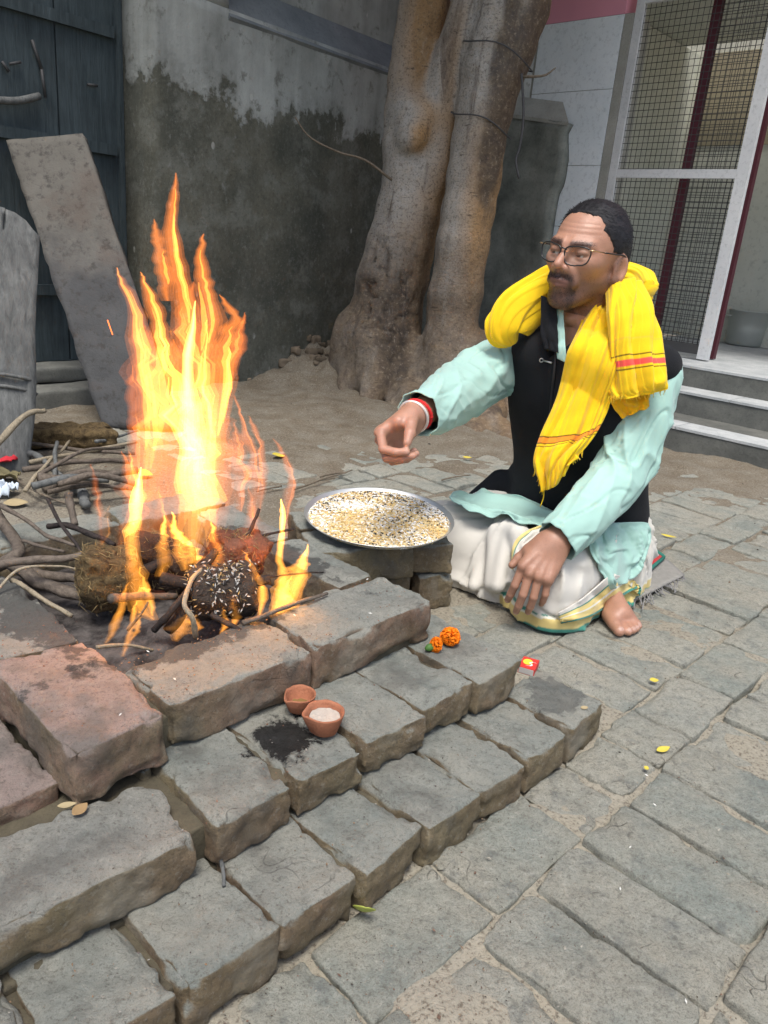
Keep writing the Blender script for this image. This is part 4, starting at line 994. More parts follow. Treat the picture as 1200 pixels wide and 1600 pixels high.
# ------------------------------------------------------------------ firewood in the pit
M_BARKSTICK = m_wood('stick_bark', (.075, .058, .045), (.19, .155, .12), (22, 22, 22)); M_CHAR = m_wood('charred_stick', (.012, .010, .009), (.06, .045, .038), (30, 30, 30))
def stick(pts, r, mat, name, label, cat, group=None, seed=0):
    P = np.array(pts, float); n = max(10, len(P) * 6); q = spline(P, n); L = np.linalg.norm(P[-1] - P[0]); rs = np.random.default_rng(seed)
    q = q + .004 * np.stack([vnoise(np.stack([np.linspace(0, 5, n), np.full(n, seed * 3.1), np.full(n, i)], -1), 3) for i in range(3)], -1) * min(1, L * 4) * (.4 + r * 60)
    rad = np.linspace(r, r * .72, n) * (1 + .14 * vnoise(np.stack([np.linspace(0, 9, n), np.full(n, seed * 1.7), np.zeros(n)], -1), 5))
    o = mk(name, *tube(q, rad, 9), mat); tag(o, label, cat, group); return o
pit = [  # (points (px,py,Y)..., radius, material, label)
 ([(-60, 888, 1.12), (40, 878, 1.14), (135, 868, 1.16)], .0085, M_BARKSTICK, 'thick straight branch reaching into the fire from the side, topmost'),
 ([(-40, 905, 1.20), (30, 862, 1.25), (0, 815, 1.30), (-20, 760, 1.34)], .012, M_BARKSTICK, 'stout bent branch standing up beside the pit'),
 ([(20, 880, 1.20), (70, 915, 1.16), (130, 932, 1.14)], .013, M_BARKSTICK, 'thick grey log pushed under the dung cake'),
 ([(30, 890, 1.24), (80, 900, 1.22), (130, 905, 1.20)], .010, M_BARKSTICK, 'grey log lying behind the thick pushed in log'),
 ([(18, 905, 1.14), (70, 938, 1.10), (112, 962, 1.07)], .0045, M_PALETWIG, 'straight pale yellow stick leaning on the pit rim'),
 ([(-10, 930, 1.06), (30, 890, 1.10), (90, 885, 1.14), (130, 892, 1.16)], .0025, M_PALETWIG, 'thin curved straw coloured twig over the logs'),
 ([(0, 790, 1.3), (45, 815, 1.28), (75, 838, 1.25), (118, 852, 1.22)], .0045, M_BARKSTICK, 'long thin grey twig arching towards the fire'),
 ([(35, 845, 1.26), (60, 852, 1.25), (100, 862, 1.22)], .0035, M_BARKSTICK, 'short thin grey twig below the arching one'),
 ([(75, 780, 1.30), (95, 820, 1.26), (120, 850, 1.22), (135, 878, 1.18)], .0035, M_CHAR, 'dark slanting twig between grey sticks and flames'),
 ([(107, 770, 1.34), (112, 800, 1.32), (118, 820, 1.30)], .008, M_BARKSTICK, 'short upright stub of wood behind the fire'),
 ([(78, 822, 1.30), (110, 822, 1.28), (150, 838, 1.24), (180, 850, 1.2)], .006, M_CHAR, 'dark branch lying across behind the dung cake'),
 ([(150, 1012, 1.00), (195, 1008, 1.02), (240, 1016, 1.04)], .0032, M_PALETWIG, 'thin pale twig lying at the near corner of the pit'),
 ([(172, 934, 1.02), (210, 932, 1.06), (275, 932, 1.10)], .0075, M_BARKSTICK, 'cut stick end poking out beside the tall flame'),
 ([(305, 996, 1.02), (300, 965, 1.01), (288, 940, 1.02), (300, 905, 1.06), (320, 885, 1.10)], .0045, M_PALETWIG, 'bent pale twig curving over the burning lump'),
 ([(240, 985, 1.04), (265, 960, 1.04), (290, 925, 1.06), (330, 890, 1.1)], .006, M_CHAR, 'charred crooked stick in the middle of the fire'),
 ([(262, 985, 1.05), (285, 955, 1.06), (310, 900, 1.10), (335, 862, 1.14)], .010, M_CHAR, 'thick charred branch in the middle of the fire'),
 ([(380, 975, 1.04), (430, 955, 1.08), (480, 938, 1.13), (512, 928, 1.16)], .0040, M_BARKSTICK, 'long thin stick lying along the inner edge of the rim'),
 ([(400, 905, 1.14), (450, 898, 1.18), (505, 894, 1.20)], .0022, M_CHAR, 'thin black twig reaching over the far side of the rim'),
 ([(360, 850, 1.25), (410, 838, 1.27), (460, 826, 1.30)], .0030, M_CHAR, 'thin twig pointing from the flames towards the plate'),
 ([(380, 850, 1.22), (395, 820, 1.24), (405, 795, 1.26)], .0040, M_CHAR, 'short dark twig standing in the far flames'),
 ([(200, 985, 1.03), (220, 960, 1.03), (232, 940, 1.04)], .0022, M_BARKSTICK, 'very thin twig leaning in the low flames'),
 ([(330, 960, 1.05), (375, 985, 1.03), (392, 990, 1.03)], .0045, M_CHAR, 'charred stub in front of the grain covered lump'),
 ([(250, 905, 1.12), (330, 915, 1.12), (420, 905, 1.14)], .011, M_CHAR, 'thick charred log lying across under the flames'),
 ([(200, 905, 1.14), (250, 880, 1.16), (300, 870, 1.2)], .010, M_CHAR, 'charred log beside the fibrous dung cake'),
]
for i, (p, r, m, lb) in enumerate(pit): stick([at(*q) for q in p], r, m, 'firewood_stick', lb, 'stick', 'firewood in the altar pit', i)
def m_dung():
    t = NT('dung_cake'); p = t.pos(); n = t.noise(t.pos((1, 1, 1)), 45, 8, .75, 1.2); f = t.noise(t.pos((60, 400, 120)), 1, 4, .7)
    c = t.mix(t.ramp(n, [(.35, 0.), (.65, 1.)]), (.055, .036, .018), (.21, .145, .065)); c = t.mix(t.ramp(f, [(.58, 0.), (.72, .7)]), c, (.36, .27, .13))
    return t.done(c, .95, t.bump(f, .004, .8, t.bump(n, .012)))
M_DUNG = m_dung()
def cake(c, h, rot, label, seed, grains=0, mat=None):
    V, F = rbox(*h, (18, 16, 12), min(h) * .55); V = V * (1 + .16 * fbm(V * 22 + seed, 3, seed))[:, None] + .004 * np.stack([vnoise(V * 130 + i * 7, seed) for i in range(3)], -1)
    R_ = np.array(Matrix.Rotation(rot[2], 3, 'Z') @ Matrix.Rotation(rot[0], 3, 'X') @ Matrix.Rotation(rot[1], 3, 'Y')); o = thing('dung_cake', label, 'fuel', tuple(c), 'dung cakes burning in the altar pit')
    mk('cake', V @ R_.T + c, F, mat or M_DUNG, o); N = vnormals(V, F); rs = np.random.default_rng(seed); parts = []; tan_ = 260 if not grains else 60
    for k in range(tan_):
        i = rs.integers(len(V)); d = unit(rs.normal(0, 1, 3) - N[i] * .3); L = rs.uniform(.004, .014); v, f = grain(V[i] + N[i] * .002, d, unit(np.cross(d, rs.normal(0, 1, 3))), L, .0006); parts.append((v @ R_.T + c, f, np.array([.26, .19, .085]) * rs.uniform(.4, 1.3)))
    V2, F2, C2 = joinc(parts); mk('straw', V2, F2, M_ATTR, o, False, C2)['kind'] = 'stuff'
    if grains:
        parts = []
        top = np.where(((N @ R_.T) @ unit(A3(-.1, -.75, .65))) > .5)[0]
        for k in range(grains):
            i = rs.choice(top); d = unit(rs.normal(0, 1, 3)); cc = [(.5, .48, .44), (.4, .38, .34), GR[3], GR[3], (.38, .26, .11)][rs.integers(5)]; v, f = grain(V[i] + N[i] * .002 + rs.normal(0, .003, 3), d, unit(np.cross(d, rs.normal(0, 1, 3))), .0042, .0013); parts.append((v @ R_.T + c, f, np.array(cc)))
        V2, F2, C2 = joinc(parts); mk('scattered_grain', V2, F2, M_ATTR, o, False, C2)['kind'] = 'stuff'
cake(at(172, 903, 1.13), (.045, .035, .052), (.2, .1, .5), 'fibrous brown dung cake standing unburnt at the edge of the fire', 3)
cake(at(352, 925, 1.10), (.050, .035, .040), (.4, -.1, .3), 'charred dung cake strewn with white and black grain', 7, 330, mat=simple('charred_dung', (.06, .045, .035), .95, .5, 40, .01))
cake(at(370, 865, 1.22), (.05, .04, .035), (.1, .2, .9), 'reddish dung cake behind the grain strewn one', 11, mat=simple('red_dung', (.20, .085, .05), .95, .4, 40, .01))
cake(at(250, 880, 1.20), (.055, .04, .04), (.1, .3, .2), 'dark dung cake at the heart of the flames', 15, mat=simple('dark_dung', (.05, .035, .025), .95, .4, 40, .01))

# ------------------------------------------------------------------ things by the door
S0, S1, S2, S3 = at(160, 668, 2.90), at(285, 672, 2.93), at(128, 208, 3.30), at(8, 219, 3.28)
u_, v_ = np.meshgrid(np.linspace(0, 1, 16), np.linspace(0, 1, 44), indexing='ij')
G = ((1 - u_) * (1 - v_))[..., None] * S0 + (u_ * (1 - v_))[..., None] * S1 + (u_ * v_)[..., None] * S2 + ((1 - u_) * v_)[..., None] * S3
ed = np.minimum(np.minimum(u_, 1 - u_) * .24, np.minimum(v_, 1 - v_) * 1.0); side_ = unit(S1 - S0)
G = G + side_ * (.004 * vnoise(np.stack([v_ * 12, u_ * 2, 0 * u_], -1), 4) * (np.abs(u_ - .5) > .45))[..., None]; Ng = grid_normals(G); Ng = Ng if (Ng[8, 20] @ (A3(0, 0, .75) - G[8, 20])) > 0 else -Ng
G = G + Ng * (.004 * fbm(np.stack([u_ * 6, v_ * 24, 0 * u_], -1), 3, 5))[..., None] - Ng * .025
def m_slab():
    t = NT('leaning_slab'); p = t.pos(); z = t.sep(p)[2]; n = t.noise(p, 5, 7, .65); n2 = t.noise(p, 28, 7, .7)
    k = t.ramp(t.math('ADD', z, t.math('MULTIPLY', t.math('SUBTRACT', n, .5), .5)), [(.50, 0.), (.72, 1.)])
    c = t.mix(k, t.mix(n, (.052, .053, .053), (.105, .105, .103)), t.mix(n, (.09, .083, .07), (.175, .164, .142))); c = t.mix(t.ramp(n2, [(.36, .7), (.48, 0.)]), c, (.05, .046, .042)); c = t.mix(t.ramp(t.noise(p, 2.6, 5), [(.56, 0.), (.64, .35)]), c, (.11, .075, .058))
    return t.done(c, .9, t.bump(n2, .006, .8, t.bump(n, .01, .6)), spec=.2)
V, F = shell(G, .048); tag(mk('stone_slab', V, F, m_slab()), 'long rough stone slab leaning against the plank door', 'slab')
B0, B1, B2, B3 = at(-75, 752, 2.24), at(47, 742, 2.26), at(60, 372, 2.46), at(-60, 372, 2.44)
u_, v_ = np.meshgrid(np.linspace(0, 1, 26), np.linspace(0, 1, 44), indexing='ij')
vt = v_ * (1 + .11 * np.sin(np.pi * u_) ** .8 - .0); G = ((1 - u_) * (1 - vt))[..., None] * B0 + (u_ * (1 - vt))[..., None] * B1 + (u_ * vt)[..., None] * B2 + ((1 - u_) * vt)[..., None] * B3
Ng = grid_normals(G); Ng = Ng if (Ng[8, 20] @ (A3(0, 0, .75) - G[8, 20])) > 0 else -Ng; G = G + Ng * (.02 * np.sin(np.pi * u_) + .003 * vnoise(np.stack([u_ * 22, v_ * 3, 0 * u_], -1), 4))[..., None]
board = thing('weathered_board', 'thick grey weathered board with rounded top leaning beside the stick pile', 'board', tuple((B0 + B1) / 2))
V, F = shell(G, .05); mk('plank', V, F, M_OLDWOOD, board)
for py in (588, 606):
    mk('wire_band', *tube(spline([at(-80, py - 2, 2.31), at(-10, py - 4, 2.285), at(35, py + 2, 2.30), at(57, py + 10, 2.34)], 20), .006, 6), M_OLDWOOD, board)
# stick pile
pile = [((25, 708), (95, 745), .012), ((35, 735), (200, 720), .009), ((60, 750), (215, 735), .016), ((50, 760), (170, 752), .011), ((70, 765), (185, 742), .012), ((25, 690), (210, 708), .008), ((45, 722), (212, 690), .007), ((90, 755), (212, 755), .010), ((75, 770), (205, 765), .008), ((150, 690), (215, 672), .006), ((40, 765), (110, 690), .006), ((60, 742), (195, 700), .006)]
PW = ['forked', 'crooked', 'thick', 'smooth', 'stout', 'long', 'slim', 'knobbly', 'short', 'thin', 'pale slanting', 'dark slanting']
for i, ((x0, y0), (x1, y1), r) in enumerate(pile):
    z0 = .02 + .012 * (i % 4); A_, B_ = gz(x0, y0, z0 + .02), gz(x1, y1, z0 + .01); M_ = (A_ + B_) / 2 + A3(0, .02 * math.sin(i * 2.3), .02 * math.cos(i * 1.7) + .01)
    stick([A_, M_, B_], r, m_ if False else (M_PALETWIG if i in (10, 6) else M_OLDWOOD if i % 3 == 0 else M_BARKSTICK), 'dry_stick', f'{PW[i]} grey stick lying in the pile below the leaning slab', 'stick', 'dry sticks piled below the slab', 40 + i)
stick([at(-30, 725, 2.1), at(0, 690, 2.15), at(35, 652, 2.22), at(72, 640, 2.28)], .011, M_PALETWIG, 'dry_stick', 'pale bent branch sticking up in front of the weathered board', 'stick', 'dry sticks piled below the slab', 60)
stick([gz(85, 765, .02), gz(85, 735, .05), gz(88, 690, .09)], .008, M_OLDWOOD, 'dry_stick', 'stubby upright stick in front of the pile', 'stick', 'dry sticks piled below the slab', 61)
stick([gz(20, 745, .02), gz(60, 770, .03), gz(115, 790, .02)], .004, M_TWIG, 'dry_stick', 'long thin dark twig lying before the pile', 'stick', 'dry sticks piled below the slab', 62)
stick([gz(112, 752, .01), gz(128, 775, .02), gz(135, 790, .03)], .018, M_OLDWOOD, 'wood_stub', 'short grey chunk of wood on the dirt behind the fire', 'wood')
cl = gz(110, 700, .0); V, F = rbox(.14, .06, .035, (22, 12, 8), .02); V = V * (1 + .25 * fbm(V * 14, 3, 5))[:, None] + .006 * np.stack([vnoise(V * 80 + i * 5, 2) for i in range(3)], -1)
tag(mk('straw_clump', V @ np.array(Matrix.Rotation(.35, 3, 'Z')).T + cl + A3(0, 0, .045), F, M_DUNG), 'matted brown straw clump on top of the stick pile', 'straw')
# rag, paper and plastic scraps
def scrap(px, py, z, su, sv, c, name, label, cat, seed, yaw=0, crump=.02):
    u_, v_ = np.meshgrid(np.linspace(-1, 1, 18), np.linspace(-1, 1, 18), indexing='ij'); P = np.stack([u_ * su * (1 + .2 * vnoise(np.stack([u_, v_, 0 * u_ + seed], -1) * 1.5, seed)), v_ * sv, crump * (.6 + fbm(np.stack([u_ * 1.6, v_ * 1.6, 0 * u_ + seed], -1), 3, seed))], -1)
    P = P @ np.array(Matrix.Rotation(yaw, 3, 'Z')).T + gz(px, py, z); V, F = shell(P, .0015); return tag(mk(name, V, F, c), label, cat)
scrap(2, 722, .03, .05, .035, simple('red_rag', (.42, .02, .03), .8, .2, 30), 'red_rag', 'crumpled red rag beside the stick pile', 'cloth', 3)
scrap(-2, 745, .02, .06, .03, simple('olive_rag', (.14, .12, .06), .8, .2, 30), 'olive_rag', 'dirty olive scrap under the red rag', 'cloth', 8)
scrap(8, 770, .01, .025, .03, simple('pale_paper', (.55, .62, .68), .6, .15, 60), 'paper_scrap', 'crumpled pale blue paper scrap on the dirt', 'paper', 5)
M_LEAFY = simple('yellow_leaf', (.52, .42, .06), .6, .2, 60); M_LEAFG = simple('green_yellow_leaf', (.36, .40, .08), .55, .3, 60); M_LEAFB = simple('brown_leaf', (.26, .17, .08), .8, .3, 60); M_LEAFD = simple('dry_tan_leaf', (.34, .27, .15), .8, .2, 50)
def leaf(P, L, wd, yaw, pitch, m, label, curl=.25, group='fallen leaves in the yard'):
    t_ = np.linspace(0, 1, 12); s_ = np.linspace(-1, 1, 7); tt, ss = np.meshgrid(t_, s_, indexing='ij'); w_ = wd * np.sin(np.pi * np.clip(tt, .02, .985) ** .85) ** .8
    P_ = np.stack([(tt - .5) * L, ss * w_, curl * w_ * ss * ss + .12 * L * (tt - .5) ** 2 * 2], -1) @ np.array(Matrix.Rotation(yaw, 3, 'Z') @ Matrix.Rotation(pitch, 3, 'Y') @ Matrix.Rotation(.2, 3, 'X')).T + P
    V, F = shell(P_, .0004); return tag(mk('fallen_leaf', V, F, m), label, 'leaf', group)
leaf(gz(1036, 1171, .004), .030, .006, .5, 0, M_LEAFY, 'slim yellow leaf on the pavers near the lowest end brick')
leaf(gz(1022, 1063, .004), .018, .006, .1, 0, M_LEAFY, 'small broken yellow leaf on the pavers beyond the matchbox')
leaf(gz(568, 1424, .014), .040, .014, 1.7, .9, M_LEAFG, 'curled green yellow leaf wedged against the bottom step')
leaf(gz(1010, 1200, .004), .010, .004, .8, 0, M_LEAFY, 'tiny yellow leaf in a joint of the pavers')
leaf(gz(645, 775, .012), .040, .009, .2, 0, M_LEAFY, 'yellow leaf on the dirt behind the steel plate')
leaf(gz(435, 712, .012), .05, .016, .6, .2, M_LEAFY, 'yellow leaf on the dirt between the fire and the tree')
leaf(gz(225, 740, .012), .055, .02, .1, .2, M_LEAFG, 'yellow green leaf lying behind the fire')
leaf(gz(730, 715, .012), .035, .008, .1, 0, M_LEAFY, 'yellow leaf on the dirt below the outstretched sleeve')
leaf(gz(1045, 838, .008), .045, .006, -.4, 0, M_LEAFY, 'yellow leaf on the pavers behind the man')
leaf(gz(25, 787, .012), .06, .02, .4, 0, M_LEAFD, 'dry tan leaf near the pale paper scrap')
leaf(at(22, 172, 3.55), .10, .035, .6, 1.1, M_LEAFD, 'big dry leaf caught behind the door latch')
leaf(gz(840, 1118, T1 + .004) if False else gz(913, 1106, T1 + .006), .014, .004, .3, 0, M_LEAFD, 'dry husk on the sooty end brick')
leaf(gz(1130, 700, .01), .04, .012, .3, 0, M_LEAFY, 'yellow leaf at the foot of the porch steps')
leaf(gz(125, 1265, T2 + .010), .022, .007, 1.2, 0, M_LEAFB, 'brown leaf scrap on the long middle brick')
leaf(gz(105, 1258, T2 + .010), .020, .004, .4, 0, M_LEAFD, 'narrow dry leaf on the long middle brick')
tw = [((540, 738), (500, 745), .004), ((440, 760), (400, 768), .003), ((690, 750), (735, 742), .003), ((330, 1325), (350, 1385), .0032), ((460, 765), (550, 735), .003)]
TL = ['short dark twig on the dirt behind the plate', 'little twig on the dirt beside the flames', 'dark twig on the dirt below the sleeve', 'bent grey twig lying on the bottom step', 'long dark twig on the dirt near the tree']
for i, ((a, b), (c, d), r) in enumerate(tw):
    z = T1 + .004 if i == 3 else .008; A_, B_ = gz(a, b, z), gz(c, d, z); stick([A_, (A_ + B_) / 2 + A3(.004, .003, .003), B_], r if i != 3 else .0028, M_TWIG if i != 3 else M_OLDWOOD, 'fallen_twig', TL[i], 'twig', 'twigs on the ground', 80 + i)

# ------------------------------------------------------------------ mats under the man
q = [gz(1068, 905), gz(985, 946), gz(880, 880), gz(1000, 850)]
def mat_sheet(name, q, z, m, th=.006, amp=.003, seed=1):
    q = [np.array([a[0], a[1], 0]) for a in q]; u_, v_ = np.meshgrid(np.linspace(0, 1, 20), np.linspace(0, 1, 20), indexing='ij')
    G = ((1 - u_) * (1 - v_))[..., None] * q[0] + (u_ * (1 - v_))[..., None] * q[1] + (u_ * v_)[..., None] * q[2] + ((1 - u_) * v_)[..., None] * q[3]
    G[..., 2] = z + amp * fbm(np.stack([u_ * 3, v_ * 3, 0 * u_], -1), 2, seed); V, F = shell(G, th); return V, F, m
rug = thing('grey_rug', 'worn grey rug with dark fringe under the seated man', 'rug', tuple(gz(1000, 890)))
M_RUG = simple('grey_wool', (.25, .24, .215), .95, .25, 60, .003); M_FR = simple('fringe_dark', (.20, .195, .19), .9, .3, 50)
V, F, m = mat_sheet('rug', q, .010, M_RUG); mk('rug_sheet', V, F, m, rug)
parts = []; r9 = np.random.default_rng(4)
for k in range(26):
    a = k / 25 + r9.uniform(-.015, .015); p0 = q[0] * (1 - a) + q[1] * a; out = unit(q[0] - q[3]); L = r9.uniform(.012, .04); dv_ = out + .9 * r9.normal(0, 1) * unit(q[1] - q[0]); parts.append(tube([A3(p0[0], p0[1], .010), A3(p0[0], p0[1], .006) + A3(*(dv_ * L * .5)[:2], 0), A3(p0[0], p0[1], .003) + A3(*(dv_ * L)[:2], 0)], .0016, 5))
mk('fringe', *join(parts), M_FR, rug)['kind'] = 'stuff'
q2 = [gz(1034, 884), gz(990, 922), gz(900, 870), gz(985, 850)]
rm_ = thing('red_mat', 'red cloth mat with green edge showing behind the shirt tail', 'mat', tuple(gz(1000, 885)))
V, F, m = mat_sheet('red', q2, .024, simple('red_cloth', (.42, .045, .045), .9, .2, 60, .002), .008, .003, 4); mk('mat_cloth', V, F, m, rm_)
mk('mat_edge', *tube([A3(q2[0][0], q2[0][1], .026), A3(q2[3][0], q2[3][1], .03)], .006, 8), simple('green_edge', (.03, .16, .12), .9), rm_); mk('mat_edge', *tube([A3(q2[0][0], q2[0][1], .024), A3(q2[1][0], q2[1][1], .024)], .005, 8), simple('green_edge', (.03, .16, .12), .9), rm_)

# ------------------------------------------------------------------ loose clods of earth against the wall
rc = np.random.default_rng(31); parts = []
for k in range(70):
    s = rc.uniform(.008, .034) * (1.3 if k < 8 else 1); x_, y_ = -.50 + rc.normal(0, .16), 4.42 + rc.normal(0, .22); z_ = float(ground_z(np.array(x_), np.array(y_)))
    V, F = rbox(s, s * rc.uniform(.6, .9), s * rc.uniform(.5, .8), (4, 4, 4), s * .4); V = V + (.28 * s * fbm(V / s * 1.3 + k * 9, 2, 3))[:, None] * unit(rc.normal(0, 1, 3)); V = V @ np.array(Matrix.Rotation(rc.uniform(0, 6), 3, 'Z')).T
    parts.append((V + A3(x_, y_, z_ + s * .2), F, np.array([.17, .135, .095]) * rc.uniform(.6, 1.15)))
V, F, C = joinc(parts); tag(mk('earth_clods', V, F, m_attr('earth', .95), None, True, C), 'heap of loose brown earth clods between the wall and the tree roots', 'earth', kind='stuff')
# ------------------------------------------------------------------ uncountable litter
rl_ = np.random.default_rng(77); parts = []
LC = [(.10, .075, .05), (.06, .05, .04), (.28, .25, .19), (.20, .14, .09), (.30, .28, .23), (.16, .10, .07)]
def bit(c, s, colr, fl=1.0):
    d = unit(rl_.normal(0, 1, 3) * A3(1, 1, .3)); n = unit(np.cross(d, rl_.normal(0, 1, 3))); v, f = grain(c, d, n, s, s * rl_.uniform(.25, .7) * fl); return (v, f, np.array(colr) * rl_.uniform(.7, 1.2))
for k in range(5200):
    px, py = rl_.uniform(-20, 1220), 600 + 1000 * rl_.random() ** 1.25; g = gz(px, py)
    if g[1] > 4.3: continue
    r0 = g - AO; u0, v0 = r0 @ AU, r0 @ AV
    if -1.2 < u0 < .60 and v0 > -.01 and v0 < 1.1: continue
    z0 = float(ground_z(np.array(g[0]), np.array(g[1]))); s = rl_.uniform(.0006, .0019) * (1 + .55 * max(0, g[1] - 1.0)); s = s * (2.2 if rl_.random() < .04 else 1); parts.append(bit(A3(g[0], g[1], max(z0, -.002 if v0 < .3 else z0) + s * .3), s, LC[rl_.integers(6)]))
V, F, C = joinc(parts); tag(mk('ground_litter', V, F, M_ATTR, None, False, C), 'grit, chaff and crumbs strewn over the yard floor', 'litter', kind='stuff')
parts = []
for k in range(900):
    t_ = rl_.random()
    if t_ < .5: u0, v0, z0, c = rl_.uniform(-.24, .38), rl_.uniform(.25, .375), T3, [(.28, .12, .06), (.36, .20, .10), (.16, .09, .06)][rl_.integers(3)]
    elif t_ < .62: u0, v0, z0, c = rl_.uniform(-.24, -.13), rl_.uniform(.25, .9), T3, (.30, .13, .07)
    elif t_ < .8: u0, v0, z0, c = rl_.uniform(-.5, .46), rl_.uniform(.11, .22), T2, [(.30, .28, .24), (.25, .12, .07), (.12, .09, .07)][rl_.integers(3)]
    else: u0, v0, z0, c = rl_.uniform(-.5, .55), rl_.uniform(.0, .09), T1, [(.30, .28, .24), (.22, .14, .08), (.10, .08, .07)][rl_.integers(3)]
    parts.append(bit(ap(u0, v0, z0 + .0025), rl_.uniform(.0008, .0022), c))
for k in range(20):
    u0, v0 = rl_.uniform(-.24, .38), rl_.uniform(.25, .375); z0 = T3
    if k % 2: u0, v0, z0 = rl_.uniform(-.1, .9), rl_.uniform(-.5, -.03), .002
    d = unit(A3(rl_.normal(), rl_.normal(), 0)); v, f = grain(ap(u0, v0, z0 + .0035), d, ZU, .0036, .0012); parts.append((v, f, np.array([.72, .70, .64])))
V, F, C = joinc(parts); tag(mk('altar_chaff', V, F, M_ATTR, None, False, C), 'reddish chaff and stray grains scattered on the altar bricks', 'litter', kind='stuff')
# ================================================================== the seated man
PO = A3(.497, 1.871, 0); PF = unit(A3(-.70, -.714, 0)); PL = unit(A3(.714, -.70, 0))
PB = np.array([PF, PL, ZU])
def pw(f, l, z): return PO + f * PF + l * PL + z * ZU
def to_w(V): return PO + np.asarray(V) @ PB
def to_l(W): return (np.asarray(W) - PO) @ PB.T
person = thing('person', 'man in black vest, mint shirt and yellow scarf sitting cross legged, hand over plate', 'person', tuple(PO))

# ------------------------------------------------------------------ materials
def m_skin():
    t = NT('skin'); a = t.attr(); n = t.noise(scale=60, detail=4); f = t.noise(scale=420, detail=3, rough=.7)
    c = t.mix(t.math('MULTIPLY', n, .35), a, (.30, .13, .085)); c = t.mix(t.ramp(f, [(.3, .25), (.5, 0.)]), c, (.14, .07, .05))
    t.b.inputs['Subsurface Weight'].default_value = .12; t.b.inputs['Subsurface Radius'].default_value = (.012, .005, .003); t.b.inputs['Subsurface Scale'].default_value = .5
    return t.done(c, t.ramp(n, [(.3, .42), (.7, .56)]), t.bump(f, .0006, .5, t.bump(n, .0012, .4)), spec=.55)
def m_cloth(name, weave=900, rough=.85, sheen=.2, attr=True, c=None, bump=.0006):
    t = NT(name); col = t.attr() if attr else c; n = t.noise(scale=18, detail=5); wv = t.noise(t.pos((1, 1, 1)), weave, 2, .5)
    k = t.mix(t.ramp(n, [(.3, .16), (.6, 0.)]), col, (.05, .05, .05)) if not attr else t.mix(t.math('MULTIPLY', n, .12), col, (.5, .5, .5), 'MULTIPLY')
    t.b.inputs['Sheen Weight'].default_value = sheen; t.b.inputs['Sheen Roughness'].default_value = .5
    return t.done(k, rough, t.bump(wv, bump, .6, t.bump(n, .004, .35)), spec=.2)
M_SKIN = m_skin(); M_CLOTH = m_cloth('woven_cotton'); M_FLEECE = m_cloth('black_fleece', 420, .95, .03, True, None, .0015)
M_HAIR = simple('black_hair', (.009, .008, .009), .5, .4, 300, .001, spec=.35)
SK = np.array([.41, .215, .135])
